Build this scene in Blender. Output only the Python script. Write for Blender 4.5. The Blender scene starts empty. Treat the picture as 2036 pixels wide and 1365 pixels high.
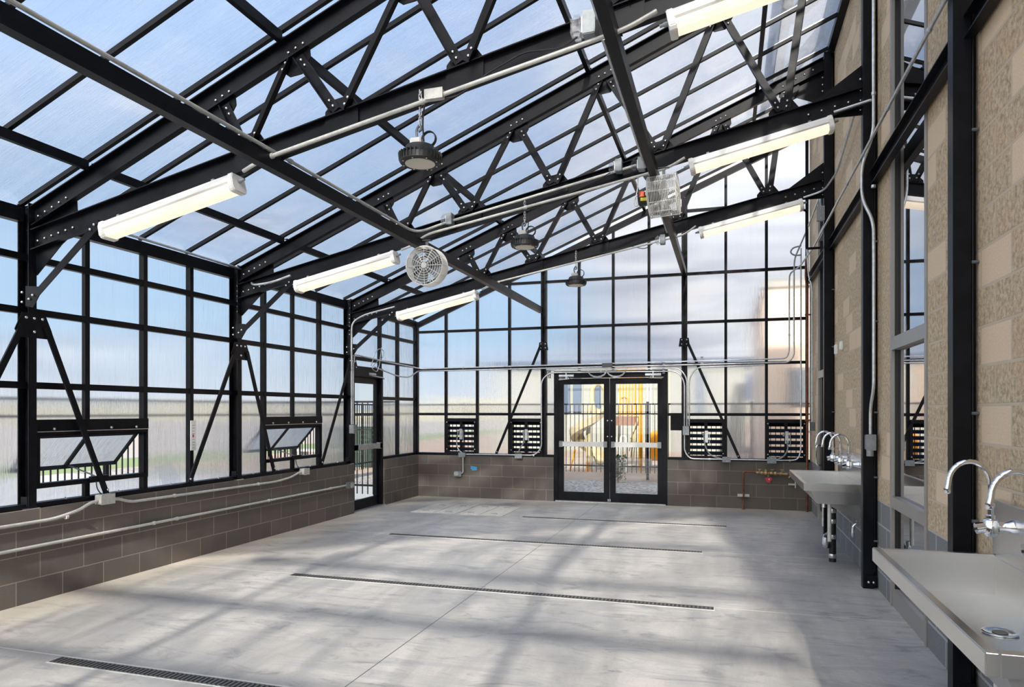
import bpy, math, random
from mathutils import Vector, Matrix
S = bpy.context.scene
COL = S.collection
R = random.Random(7)

# ------------------------------------------------------------------ camera
cd = bpy.data.cameras.new('camera'); cam = bpy.data.objects.new('camera', cd); COL.objects.link(cam)
cam.location = (5.423, -11.69, 1.563); cam.rotation_euler = (math.pi/2, 0, 0.29985)
cd.sensor_width = 36; cd.lens = 36*1376/2036; cd.shift_y = 134/2036; cd.clip_end = 2000; cd.clip_start = .05
S.camera = cam
S.view_settings.view_transform = 'Standard'; S.view_settings.look = 'None'
S.view_settings.gamma = 1; S.view_settings.use_curve_mapping = False
S.view_settings.exposure = 0.1

# ------------------------------------------------------------------ node helpers
class NT:
    def __init__(s, tree): s.t = tree; s.n = tree.nodes; s.l = tree.links
    def new(s, typ, **kw):
        nd = s.n.new(typ)
        for k, v in kw.items():
            if k.startswith('i_'): s.put(nd, k[2:], v)
            else: setattr(nd, k, v)
        return nd
    def put(s, nd, key, v):
        key = int(key) if key.isdigit() else key.replace('_', ' ')
        inp = nd.inputs[key]
        if hasattr(v, 'is_output') and v.is_output: s.l.new(v, inp)
        else: inp.default_value = v
    def math(s, op, a, b=0.0, clamp=False):
        nd = s.new('ShaderNodeMath', operation=op, use_clamp=clamp)
        s.put(nd, '0', a); s.put(nd, '1', b); return nd.outputs[0]
    def smooth(s, a, lo, hi):
        nd = s.new('ShaderNodeMapRange', interpolation_type='SMOOTHSTEP')
        s.put(nd, '0', a); s.put(nd, '1', lo); s.put(nd, '2', hi); return nd.outputs[0]
    def mix(s, f, a, b, typ='RGBA', blend='MIX'):
        nd = s.new('ShaderNodeMix', data_type=typ)
        if typ == 'RGBA': nd.blend_type = blend
        k = {'FLOAT': (0, 2, 3), 'RGBA': (0, 6, 7)}[typ]
        for i, v in zip(k, (f, a, b)): s.put(nd, str(i), v)
        return nd.outputs[{'FLOAT': 0, 'RGBA': 2}[typ]]
    def noise(s, vec, scale, detail=3, rough=.5, dist=0):
        nd = s.new('ShaderNodeTexNoise'); s.put(nd, 'Vector', vec); s.put(nd, 'Scale', scale)
        s.put(nd, 'Detail', detail); s.put(nd, 'Roughness', rough); s.put(nd, 'Distortion', dist); return nd.outputs[0]
    def scaled(s, vec, sc):
        nd = s.new('ShaderNodeMapping'); s.put(nd, 'Vector', vec); nd.inputs['Scale'].default_value = sc; return nd.outputs[0]
    def xyz(s, vec):
        nd = s.new('ShaderNodeSeparateXYZ'); s.put(nd, '0', vec); return nd.outputs
    def comb(s, x, y, z=0.0):
        nd = s.new('ShaderNodeCombineXYZ'); s.put(nd, '0', x); s.put(nd, '1', y); s.put(nd, '2', z); return nd.outputs[0]
def rgb(r, g, b):   # sRGB 0..255 -> linear
    f = lambda c: (c/255/12.92) if c/255 <= .04045 else ((c/255+.055)/1.055)**2.4
    return (f(r), f(g), f(b), 1)

# ------------------------------------------------------------------ world: pale blue sky, cloud bank low beyond the end wall
W = bpy.data.worlds.new('sky'); S.world = W; W.use_nodes = True
t = NT(W.node_tree); t.n.clear()
tc = t.new('ShaderNodeTexCoord'); dirv = tc.outputs['Generated']
dx, dy, dz = t.xyz(dirv)[:3]
el = t.math('MAXIMUM', dz, 0.0)
c = t.mix(t.smooth(el, 0.0, .12), rgb(206, 216, 224), rgb(170, 202, 228))
c = t.mix(t.smooth(el, .08, .5), c, rgb(128, 168, 218))
c = t.mix(t.smooth(el, .4, .95), c, rgb(104, 146, 206))
wisp = t.noise(t.scaled(dirv, (1.2, 3.0, 6.0)), 2.2, 6, .62, .6)
c = t.mix(t.math('MULTIPLY', t.smooth(wisp, .45, .78), .35), c, rgb(226, 232, 240))
bank = t.noise(t.scaled(dirv, (1.6, 1.0, 2.6)), 3.2, 6, .58, .4)
side = t.smooth(dx, -.34, -.04)
bm_ = t.math('MULTIPLY', t.smooth(t.math('ADD', bank, t.math('MULTIPLY', side, .33)), .50, .68), t.smooth(dy, .2, .75))
bm_ = t.math('MULTIPLY', bm_, t.math('SUBTRACT', 1.0, t.smooth(t.math('SUBTRACT', dz, t.math('MULTIPLY', side, .16)), .32, .52)))
shade = t.noise(t.scaled(dirv, (1.0, 1.0, 4.5)), 4.0, 5, .6, .5)
cc = t.mix(t.smooth(shade, .36, .60), rgb(128, 138, 160), rgb(232, 232, 232))
cc = t.mix(t.math('MULTIPLY', t.smooth(shade, .56, .70), .45), cc, rgb(250, 222, 190))
c = t.mix(bm_, c, cc)
vd = t.new('ShaderNodeVectorMath', operation='DOT_PRODUCT'); t.put(vd, '0', dirv); t.put(vd, '1', (.085, .872, .482))
lit = t.math('MULTIPLY', t.smooth(vd.outputs[1], .925, .998), t.math('ADD', .35, t.math('MULTIPLY', t.smooth(bank, .38, .66), .65)))
c = t.mix(lit, c, (1.25, 1.25, 1.27, 1))                  # bright sky patch painted in for the glare above the block wall corner
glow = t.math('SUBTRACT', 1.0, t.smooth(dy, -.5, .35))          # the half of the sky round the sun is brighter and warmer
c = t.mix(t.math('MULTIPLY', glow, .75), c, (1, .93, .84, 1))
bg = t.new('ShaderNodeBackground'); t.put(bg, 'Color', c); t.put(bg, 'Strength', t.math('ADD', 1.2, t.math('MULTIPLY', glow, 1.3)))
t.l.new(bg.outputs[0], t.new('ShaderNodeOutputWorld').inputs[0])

# ------------------------------------------------------------------ sun: from behind the camera, low, slightly from the right
sd = bpy.data.lights.new('sun', 'SUN'); sun = bpy.data.objects.new('sun', sd); COL.objects.link(sun)
sd.energy = 9.0; sd.angle = math.radians(1.3); sd.color = (1, .93, .84)
sun.rotation_euler = Vector((-.13, 1, -.531)).to_track_quat('-Z', 'Y').to_euler()
sun.location = (7, -20, 12)

# ------------------------------------------------------------------ materials
M = {}
def mat(name, base, rough=.5, metal=0.0, spec=.5, build=None, **kw):
    m = bpy.data.materials.new(name); m.use_nodes = True; k = NT(m.node_tree)
    b = k.n['Principled BSDF']
    b.inputs['Base Color'].default_value = base; b.inputs['Roughness'].default_value = rough
    b.inputs['Metallic'].default_value = metal; b.inputs['Specular IOR Level'].default_value = spec
    for a, v in kw.items(): b.inputs[a.replace('_', ' ')].default_value = v
    if build: build(k, b)
    M[name] = m; return m
def speck(scale, amt, bump=.0):
    def f(k, b):
        g = k.new('ShaderNodeNewGeometry').outputs['Position']
        n = k.noise(g, scale, 4, .6)
        base = tuple(b.inputs['Base Color'].default_value)
        lo = tuple(x*(1-amt) for x in base[:3])+(1,); hi = tuple(min(1, x*(1+amt)) for x in base[:3])+(1,)
        k.put(b, 'Base Color', k.mix(k.smooth(n, .3, .7), lo, hi))
        k.put(b, 'Roughness', k.mix(n, b.inputs['Roughness'].default_value*.75, min(1, b.inputs['Roughness'].default_value*1.25), 'FLOAT'))
        if bump:
            bp = k.new('ShaderNodeBump'); k.put(bp, 'Height', n); k.put(bp, 'Strength', bump); k.put(bp, 'Distance', .004)
            k.put(b, 'Normal', bp.outputs[0])
    return f
mat('steel_black', (.0045, .005, .0075, 1), .38, 0, .17, speck(9, .35))
mat('steel_gap', (.02, .02, .022, 1), .5)
mat('bolt_zinc', (.72, .72, .72, 1), .28, 1)
mat('conduit', (.60, .62, .63, 1), .36, .85, .5, speck(25, .12))
mat('conduit_paint', rgb(190, 190, 184), .4, .25, .5, speck(25, .1))
mat('box_grey', rgb(138, 143, 146), .45, .4, .5, speck(30, .12))
mat('box_dark', rgb(92, 97, 102), .5, .2)
mat('stainless', (.66, .655, .64, 1), .27, 1, .5)
mat('chrome', (.78, .79, .80, 1), .09, 1)
mat('white_metal', rgb(226, 225, 220), .35)
mat('white_plastic', rgb(232, 232, 228), .4)
mat('black_rubber', (.012, .012, .012, 1), .5)
mat('copper', rgb(120, 74, 56), .38, .7, .5, speck(15, .3))
mat('brass', rgb(176, 150, 104), .35, .8)
mat('red_tag', rgb(190, 40, 60), .5)
mat('alu_bronze', rgb(158, 153, 146), .42, .35, .5, speck(5, .06))
mat('alu_dark', rgb(40, 38, 38), .4, .3)
mat('blue_tape', rgb(70, 160, 215), .6)
mat('yellow_plastic', rgb(204, 134, 8), .4)
mat('cream_plastic', rgb(170, 156, 122), .42)
mat('deck_brown', rgb(112, 70, 44), .6)
mat('alu_bright', rgb(222, 222, 218), .35, .25)
mat('bin_green', rgb(44, 62, 52), .6)
mat('tan_stucco', rgb(200, 178, 156), .8, build=speck(2, .08))
mat('siding', rgb(132, 133, 126), .7)
mat('slate_blue', rgb(58, 74, 96), .5)
mat('leaf', rgb(70, 92, 44), .7)
mat('hill', rgb(150, 146, 128), .95, build=speck(.05, .25))
mat('orange_label', rgb(232, 96, 52), .5)
mat('yellow_label', rgb(205, 190, 40), .5)
mat('cable_black', (.01, .01, .012, 1), .45)
mat('grille_dark', rgb(104, 100, 94), .5, .3)

def em(name, color, strength):
    m = bpy.data.materials.new(name); m.use_nodes = True; k = NT(m.node_tree); b = k.n['Principled BSDF']
    b.inputs['Base Color'].default_value = (.25, .24, .22, 1)
    b.inputs['Emission Color'].default_value = color; b.inputs['Emission Strength'].default_value = strength
    M[name] = m
em('led_warm', (1, .80, .60, 1), 1.04)
mat('lens_off', rgb(206, 200, 186), .35)

# concrete floor
def fl(k, b):
    g = k.new('ShaderNodeNewGeometry').outputs['Position']; x, y, z = k.xyz(g)[:3]
    n1 = k.noise(k.scaled(g, (1, .35, 1)), 1.1, 6, .62, .8)
    n2 = k.noise(k.scaled(g, (.7, 4.0, 1)), 1.6, 5, .62, 1.5)
    n3 = k.noise(g, 60, 3, .6)
    col = k.mix(k.smooth(n1, .30, .70), rgb(134, 132, 129), rgb(188, 183, 174))
    col = k.mix(k.math('MULTIPLY', k.smooth(n2, .42, .68), .7), col, rgb(152, 151, 149))
    col = k.mix(k.math('MULTIPLY', k.smooth(k.noise(k.scaled(g, (1.0, 2.6, 1)), 2.2, 7, .7, 1.2), .50, .72), .75), col, rgb(112, 113, 114))
    col = k.mix(k.math('MULTIPLY', k.smooth(n3, .3, .8), .18), col, rgb(112, 112, 112))
    # dusty tan edge by the walls
    edge = k.math('SUBTRACT', 1.0, k.smooth(k.math('MINIMUM', x, k.math('MULTIPLY', y, -1.0)), .0, .75))
    col = k.mix(k.math('MULTIPLY', edge, .45), col, rgb(190, 178, 156))
    def line(c, at, w):
        return k.math('LESS_THAN', k.math('ABSOLUTE', k.math('SUBTRACT', c, at)), w)
    cut = line(k.math('ADD', x, k.math('MULTIPLY', k.noise(g, 3), .0)), 3.36, .0035)
    pale = k.math('MAXIMUM', k.math('MAXIMUM', line(y, -8.315, .007), line(y, -5.95, .006)), line(y, -3.72, .006))
    col = k.mix(cut, col, rgb(70, 70, 70)); col = k.mix(k.math('MULTIPLY', pale, .6), col, rgb(220, 214, 200))
    k.put(b, 'Base Color', col)
    k.put(b, 'Roughness', k.mix(n1, .38, .62, 'FLOAT'))
    bp = k.new('ShaderNodeBump'); k.put(bp, 'Height', k.math('ADD', k.math('MULTIPLY', n2, .5), k.math('MULTIPLY', n3, .1))); k.put(bp, 'Strength', .12); k.put(bp, 'Distance', .01)
    k.put(b, 'Normal', bp.outputs[0])
mat('concrete', rgb(165, 165, 160), .5, build=fl)

def brick(axis, off, zoff, c1, c2, mortar, bump=.25):
    def f(k, b):
        g = k.new('ShaderNodeNewGeometry').outputs['Position']; p = k.xyz(g)
        v = k.comb(k.math('ADD', p[axis], off), k.math('ADD', p[2], zoff))
        br = k.new('ShaderNodeTexBrick'); br.offset = .5; br.offset_frequency = 2
        for a, q in (('Vector', v), ('Scale', 1.0), ('Mortar Size', .0045), ('Mortar Smooth', .15), ('Brick Width', .4064), ('Row Height', .2032),
                     ('Color1', c1), ('Color2', c2), ('Mortar', mortar)): k.put(br, a, q)
        n = k.noise(g, 130, 2, .7); n2 = k.noise(k.scaled(g, (1, 1, .4)), 2.5, 5, .6)
        col = k.mix(k.math('MULTIPLY', k.smooth(n, .35, .75), .38), br.outputs[0], tuple(x*.42 for x in c1[:3])+(1,))
        col = k.mix(k.math('MULTIPLY', k.smooth(n2, .5, .8), .22), col, tuple(min(1, x*1.7) for x in c1[:3])+(1,))
        k.put(b, 'Base Color', col)
        h = k.math('SUBTRACT', k.math('MULTIPLY', n, .35), br.outputs[1])
        bp = k.new('ShaderNodeBump'); k.put(bp, 'Height', h); k.put(bp, 'Strength', bump); k.put(bp, 'Distance', .005); k.put(b, 'Normal', bp.outputs[0])
    return f
mat('cmu_left', rgb(96, 88, 82), .85, build=brick(1, 7.371+.4064*30, .0124, rgb(107, 99, 92), rgb(95, 89, 84), rgb(150, 140, 130)))
mat('cmu_back', rgb(92, 86, 80), .85, build=brick(0, -.1958+.4064*30, .0124, rgb(101, 94, 87), rgb(91, 85, 80), rgb(134, 124, 114)))

# tall wall: split faced tan block with smooth blocks, painted grey at the foot
def split(k, b):
    g = k.new('ShaderNodeNewGeometry').outputs['Position']; p = k.xyz(g)
    v = k.comb(k.math('ADD', p[1], 20.1), k.math('ADD', p[2], .0304))
    def br(c1, c2, m, msz=.005):
        n = k.new('ShaderNodeTexBrick'); n.offset = .5; n.offset_frequency = 2
        for a, q in (('Vector', v), ('Scale', 1.0), ('Mortar Size', msz), ('Mortar Smooth', .2), ('Brick Width', .4064), ('Row Height', .2032), ('Color1', c1), ('Color2', c2), ('Mortar', m)): k.put(n, a, q)
        return n
    sel = br((0, 0, 0, 1), (1, 1, 1, 1), (0, 0, 0, 1)); fac = br((1, 1, 1, 1), (1, 1, 1, 1), (0, 0, 0, 1), .009)
    smoothb = k.math('GREATER_THAN', sel.outputs[0], .76)
    rough1 = k.noise(g, 30, 7, .75, .15); rough2 = k.noise(g, 90, 3, .7); big = k.noise(g, 5, 3, .5)
    col = k.mix(k.smooth(rough1, .32, .66), rgb(158, 136, 110), rgb(220, 200, 168))
    col = k.mix(k.math('MULTIPLY', k.smooth(big, .45, .75), .4), col, rgb(206, 170, 130))
    col = k.mix(k.math('MULTIPLY', k.smooth(rough2, .60, .72), .7), col, rgb(78, 66, 56))
    scol = k.mix(k.smooth(rough2, .3, .7), rgb(204, 180, 150), rgb(216, 194, 166))
    col = k.mix(smoothb, col, scol)
    col = k.mix(fac.outputs[1], col, rgb(188, 172, 150))
    low = k.math('LESS_THAN', p[2], .782)
    gcol = k.mix(k.smooth(rough2, .35, .75), rgb(124, 124, 123), rgb(104, 104, 104))
    gcol = k.mix(k.math('MULTIPLY', fac.outputs[1], .7), gcol, rgb(176, 177, 178))
    col = k.mix(low, col, gcol); k.put(b, 'Base Color', col)
    hr = k.math('MULTIPLY', k.math('SUBTRACT', 1.0, k.math('MAXIMUM', smoothb, low)), k.math('ADD', k.math('MULTIPLY', rough1, 2.6), k.math('MULTIPLY', big, 2.0)))
    h = k.math('ADD', hr, k.math('MULTIPLY', rough2, .12))
    h = k.mix(fac.outputs[1], h, .2, 'FLOAT')
    bp = k.new('ShaderNodeBump'); k.put(bp, 'Height', h); k.put(bp, 'Strength', .55); k.put(bp, 'Distance', .012); k.put(b, 'Normal', bp.outputs[0])
mat('split_block', rgb(180, 160, 130), .9, build=split)

# fluted polycarbonate: clear part lets sun through, ribbed part smears the view across the flutes
def poly(name, axis, thr=.62, haze=.10, along=None):
    m = bpy.data.materials.new(name); m.use_nodes = True; k = NT(m.node_tree); k.n.clear()
    g = k.new('ShaderNodeNewGeometry').outputs['Position']
    p = k.xyz(g)
    sc = {'x': (1, .012, .012), 'y': (.012, 1, .012)}[axis]
    n = k.noise(k.scaled(g, sc), 95 if name != 'polycarb_roof' else 170, 2, .6)
    n2 = k.noise(k.scaled(g, tuple(v if v == 1 else .05 for v in sc)), 9, 4, .6)
    bp = k.new('ShaderNodeBump'); k.put(bp, 'Height', n); k.put(bp, 'Strength', 1.0); k.put(bp, 'Distance', .0028 if name != 'polycarb_roof' else .0012)
    tr = k.new('ShaderNodeBsdfTransparent'); k.put(tr, 'Color', (.95, .965, .98, 1))
    rf = k.new('ShaderNodeBsdfRefraction'); k.put(rf, 'Color', (.97, .98, 1, 1)); k.put(rf, 'IOR', 1.22); k.put(rf, 'Roughness', .10); k.put(rf, 'Normal', bp.outputs[0])
    tl = k.new('ShaderNodeBsdfTranslucent'); k.put(tl, 'Color', (.9, .93, .97, 1))
    gl = k.new('ShaderNodeBsdfGlossy'); k.put(gl, 'Roughness', .12); k.put(gl, 'Normal', bp.outputs[0])
    a = k.new('ShaderNodeMixShader'); k.put(a, '0', thr); k.put(a, '1', rf.outputs[0]); k.put(a, '2', tr.outputs[0])
    hz = k.math('MULTIPLY', k.math('ADD', .55, k.math('MULTIPLY', n2, .9)), haze)
    c_ = k.new('ShaderNodeMixShader'); k.put(c_, '0', hz); k.put(c_, '1', a.outputs[0]); k.put(c_, '2', tl.outputs[0])
    lw = k.new('ShaderNodeLayerWeight'); fr = k.math('ADD', .03, k.math('MULTIPLY', k.math('POWER', lw.outputs[1], 4.0), .6))
    d = k.new('ShaderNodeMixShader'); k.put(d, '0', fr); k.put(d, '1', c_.outputs[0]); k.put(d, '2', gl.outputs[0])
    o = k.new('ShaderNodeOutputMaterial'); k.l.new(d.outputs[0], o.inputs[0]); M[name] = m
poly('polycarb_wall_y', 'y', .18, .06); poly('polycarb_wall_x', 'x', .18, .06); poly('polycarb_roof', 'y', .62, .07)
poly('polycarb_front', 'x', .94, .03)

def glass(name, tint, refl, dark=0.0, rough=.01):
    m = bpy.data.materials.new(name); m.use_nodes = True; k = NT(m.node_tree); k.n.clear()
    tr = k.new('ShaderNodeBsdfTransparent'); k.put(tr, 'Color', tint)
    gl = k.new('ShaderNodeBsdfGlossy'); k.put(gl, 'Roughness', rough); k.put(gl, 'Color', (.95, .95, .97, 1))
    lw = k.new('ShaderNodeLayerWeight'); fr = k.math('ADD', .02, k.math('MULTIPLY', k.math('POWER', lw.outputs[1], 5.0), .8))
    a = k.new('ShaderNodeMixShader'); k.put(a, '0', k.math('ADD', fr, refl, True)); k.put(a, '1', tr.outputs[0]); k.put(a, '2', gl.outputs[0])
    o = k.new('ShaderNodeOutputMaterial'); k.l.new(a.outputs[0], o.inputs[0]); M[name] = m
glass('door_glass', (.93, .95, .95, 1), .02)
glass('clear_plastic', (.88, .9, .92, 1), .10, rough=.08)
glass('tinted_glass', (.10, .10, .11, 1), .42, rough=.004)

def gnd(k, b):
    g = k.new('ShaderNodeNewGeometry').outputs['Position']; x, y, z = k.xyz(g)[:3]
    n = k.noise(g, 1.2, 6, .65); n2 = k.noise(g, 14, 4, .7)
    sand = k.mix(k.smooth(n, .3, .7), rgb(154, 132, 115), rgb(170, 152, 134))
    slab = k.mix(k.smooth(n2, .3, .7), rgb(164, 165, 166), rgb(180, 180, 178))
    grav = k.mix(k.smooth(n2, .42, .58), rgb(110, 104, 100), rgb(184, 178, 172))
    back = k.math('LESS_THAN', y, 5.3)
    far = k.math('LESS_THAN', y, 2.9)
    c = k.mix(back, sand, grav); c = k.mix(far, c, slab)
    grass = k.math('MULTIPLY', k.math('LESS_THAN', x, -12.0), k.math('GREATER_THAN', x, -15.5))
    c = k.mix(grass, c, rgb(120, 136, 92))
    c = k.mix(k.math('LESS_THAN', x, -15.5), c, rgb(160, 154, 146))
    k.put(b, 'Base Color', c)
mat('outside_ground', rgb(190, 185, 175), .9, build=gnd)

# ------------------------------------------------------------------ mesh builder
class MB:
    def __init__(s): s.v = []; s.f = []
    def add(s, vs, fs):
        o = len(s.v); s.v += [tuple(v) for v in vs]; s.f += [tuple(i+o for i in f) for f in fs]; return s
    def box(s, x0, x1, y0, y1, z0, z1):
        v = [(x, y, z) for x in (x0, x1) for y in (y0, y1) for z in (z0, z1)]
        return s.add(v, [(0, 1, 3, 2), (4, 6, 7, 5), (0, 4, 5, 1), (2, 3, 7, 6), (0, 2, 6, 4), (1, 5, 7, 3)])
    def prism(s, poly, d, p0=None, axis='y', a=0, b=0):
        # poly 2D in plane, extruded between a and b along axis
        P = {'y': lambda u, w, t: (u, t, w), 'x': lambda u, w, t: (t, u, w), 'z': lambda u, w, t: (u, w, t)}[axis]
        n = len(poly); v = [P(u, w, a) for u, w in poly]+[P(u, w, b) for u, w in poly]
        f = [tuple(range(n)), tuple(range(2*n-1, n-1, -1))]+[(i, i+n, (i+1) % n+n, (i+1) % n) for i in range(n)]
        return s.add(v, f)
    def ext(s, p0, p1, prof, up=(0, 0, 1)):
        # extrude closed 2D profile (side, up) from p0 to p1
        p0 = Vector(p0); p1 = Vector(p1); d = (p1-p0).normalized(); up = Vector(up)
        sd_ = d.cross(up).normalized(); u = sd_.cross(d).normalized(); n = len(prof)
        v = [p+sd_*a+u*b for p in (p0, p1) for a, b in prof]
        return s.add(v, [tuple(range(n)), tuple(range(2*n-1, n-1, -1))]+[(i, i+n, (i+1) % n+n, (i+1) % n) for i in range(n)])
    def bar(s, p0, p1, w, h, up=(0, 0, 1)):
        return s.ext(p0, p1, [(-w/2, -h/2), (w/2, -h/2), (w/2, h/2), (-w/2, h/2)], up)
    def chan(s, p0, p1, w, h, th=.007, up=(0, 0, 1), flip=1):
        # C channel: web at +side, flanges toward -side
        a = [(w/2, -h/2), (w/2, h/2), (-w/2, h/2), (-w/2, h/2-th), (w/2-th, h/2-th), (w/2-th, -h/2+th), (-w/2, -h/2+th), (-w/2, -h/2)]
        return s.ext(p0, p1, [(x*flip, y) for x, y in a], up)
    def ang(s, p0, p1, w, h, th=.006, up=(0, 0, 1), flip=1):
        a = [(0, -h/2), (0, h/2), (-w, h/2), (-w, h/2-th), (-th, h/2-th), (-th, -h/2)]
        return s.ext(p0, p1, [(x*flip, y) for x, y in a], up)
    def tube(s, pts, r, n=10, bend=0.0, closed=False, caps=True):
        pts = [Vector(p) for p in pts]
        if bend and len(pts) > 2:
            out = [pts[0]]
            for a, b, c in zip(pts, pts[1:], pts[2:]):
                da = (a-b); dc = (c-b); q = min(bend, da.length*.48, dc.length*.48)
                A = b+da.normalized()*q; Cc = b+dc.normalized()*q
                for i in range(7):
                    u = i/6; out.append(A*(1-u)**2+b*2*u*(1-u)+Cc*u*u)
            out.append(pts[-1]); pts = out
        m = len(pts); rs = r if hasattr(r, '__len__') else [r]*m; up = None; v = []
        for i, p in enumerate(pts):
            if closed: d = pts[(i+1) % m]-pts[i-1]
            else: d = pts[min(i+1, m-1)]-pts[max(i-1, 0)]
            d = d.normalized()
            if up is None: up = d.orthogonal().normalized()
            up = (up-d*up.dot(d)).normalized(); w = d.cross(up)
            for j in range(n):
                t_ = 2*math.pi*j/n; v.append(p+(up*math.cos(t_)+w*math.sin(t_))*rs[i])
        f = []
        for i in range(m if closed else m-1):
            for j in range(n):
                a = i*n+j; b = i*n+(j+1) % n; c = ((i+1) % m)*n+(j+1) % n; d = ((i+1) % m)*n+j; f.append((a, b, c, d))
        if not closed and caps: f += [tuple(range(n-1, -1, -1)), tuple(range((m-1)*n, m*n))]
        return s.add(v, f)
    def lathe(s, prof, c=(0, 0, 0), axis=(0, 0, 1), n=24):
        ax = Vector(axis).normalized(); u = ax.orthogonal().normalized(); w = ax.cross(u); c = Vector(c); v = []; m = len(prof)
        for r, h in prof:
            for j in range(n):
                t_ = 2*math.pi*j/n; v.append(c+ax*h+(u*math.cos(t_)+w*math.sin(t_))*max(r, 1e-4))
        f = [(i*n+j, i*n+(j+1) % n, (i+1)*n+(j+1) % n, (i+1)*n+j) for i in range(m-1) for j in range(n)]
        f += [tuple(range(n-1, -1, -1)), tuple(range((m-1)*n, m*n))]
        return s.add(v, f)
    def build(s, name, m, parent=None, org=(0, 0, 0), smooth=False, bevel=0):
        me = bpy.data.meshes.new(name); o_ = Vector(org)
        me.from_pydata([tuple(Vector(v)-o_) for v in s.v], [], s.f); me.validate(); me.update()
        import bmesh
        b = bmesh.new(); b.from_mesh(me); bmesh.ops.recalc_face_normals(b, faces=b.faces)
        if bevel: bmesh.ops.bevel(b, geom=[e for e in b.edges if len(e.link_faces) == 2 and e.calc_face_angle(0) > .6], offset=bevel, segments=2, affect='EDGES', clamp_overlap=True)
        b.to_mesh(me); b.free()
        me.materials.append(M[m])
        if smooth:
            for p in me.polygons: p.use_smooth = True
            try: me.set_sharp_from_angle(angle=math.radians(40))
            except Exception: pass
        o = bpy.data.objects.new(name, me); COL.objects.link(o)
        if parent: o.parent = parent
        else: o.location = o_
        return o
def tag(o, label=None, cat=None, group=None, kind=None):
    if label: o['label'] = label
    if cat: o['category'] = cat
    if group: o['group'] = group
    if kind: o['kind'] = kind
    return o
def thing(name, org, label, cat, group=None, kind=None):
    o = bpy.data.objects.new(name, None); COL.objects.link(o); o.location = org; o.empty_display_size = .1
    return tag(o, label, cat, group, kind)
def copy_tree(o, parent=None):
    c = o.copy(); COL.objects.link(c); c.parent = parent
    for ch in [x for x in bpy.data.objects if x.parent == o]: copy_tree(ch, c)
    return c
def inst(o, loc, parent, name=None):
    c = o.copy(); COL.objects.link(c); c.parent = parent; c.location = loc; return c

# roof / truss lines
zt = lambda x: 3.155+.41*x          # top chord centre
zb = lambda x: 3.46+.2105*(x-2.37)  # bottom chord centre
FR = [-7.43, -4.90, -2.37]
YL = [-12.55, -11.93, -11.30, -10.63, -9.98, -9.34, -8.71, -8.07, -7.43, -6.86, -6.22, -5.60, -4.90, -4.36, -3.75, -3.13, -2.37, -1.33, -.68, .08]
XB = [-.08, .52, 1.13, 1.74, 2.38, 3.0, 3.59, 4.19, 4.77, 5.42, 6.04, 6.64]

# ================================================================== large structure
fb = MB().box(-.3, 6.9, -12.8, .3, -.15, 0).build('floor', 'concrete', org=(3.3, -6.3, 0)); tag(fb, 'grey trowelled concrete slab floor', 'floor', kind='structure')
og = MB().box(-90, 90, -60, 120, -.35, -.16).build('outside_ground', 'outside_ground', org=(0, 30, -.2)); tag(og, 'pale paving, gravel and sand outside the greenhouse', 'ground', kind='structure')

def cmu_wall(name, parts, m, parent):
    b = MB()
    for p in parts: b.box(*p)
    return b.build(name, m, parent, parent.location)
# left wall
wl = thing('wall_left', (0, -6, 0), 'long glazed side wall on a low brown block base', 'wall', kind='structure')
cmu_wall('block_base', [(-.2, 0, -12.6, -2.30, 0, .757), (-.2, 0, -1.33, .2, 0, .757)], 'cmu_left', wl)
for i, y in enumerate(YL):
    if i in (8, 12, 16): continue            # the columns stand there
    z0 = .76
    z1 = 3.22
    if y in (-6.86, -3.75):                  # mullion cut by the vent windows
        MB().box(-.115, -.075, y-.024, y+.024, 1.49, z1).build('mullion', 'steel_black', wl, wl.location)
        MB().box(-.115, -.075, y-.024, y+.024, .8, .915).build('mullion', 'steel_black', wl, wl.location)
        continue
    w = .05 if i in (19,) else .024
    MB().box(-.12, -.06, y-w, y+w, z0, z1).build('mullion', 'steel_black', wl, wl.location)
for z in (1.775, 2.385, 2.825):
    b = MB()
    segs = [(-12.55, .08)] if z > 2.3 else [(-12.55, -2.33), (-1.33, .08)]
    for a, c_ in segs: b.chan((-.09, a, z), (-.09, c_, z), .05, .055, .006)
    b.build('girt', 'steel_black', wl, wl.location)
for a, c_ in [(-12.55, -2.33), (-1.33, .08)]:
    MB().box(-.13, -.04, a, c_, .757, .80).build('sill_plate', 'steel_black', wl, wl.location)
for y in [-7.1, -6.55, -5.9, -5.2, -4.6, -4.1, -3.4, -2.7]:
    MB().lathe([(.012, 0), (.012, .008), (.005, .01), (.005, .02)], (-.05, y, .80), (0, 0, 1), 8).build('anchor_bolt', 'bolt_zinc', wl, wl.location)
for i in range(len(YL)-1):
    a, c_ = YL[i], YL[i+1]
    b = MB()
    if a in (-7.43, -6.86, -4.36, -3.75): rng = [(.8, .915), (1.49, 3.2)]
    elif a == -2.37: a = -2.37; rng = [(2.27, 3.2)]
    else: rng = [(.8, 3.2)]
    for z0, z1 in rng: b.box(-.135, -.121, a+.004, c_-.004, z0, z1)
    b.build('glazing_panel', 'polycarb_wall_y', wl, wl.location)
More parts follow.
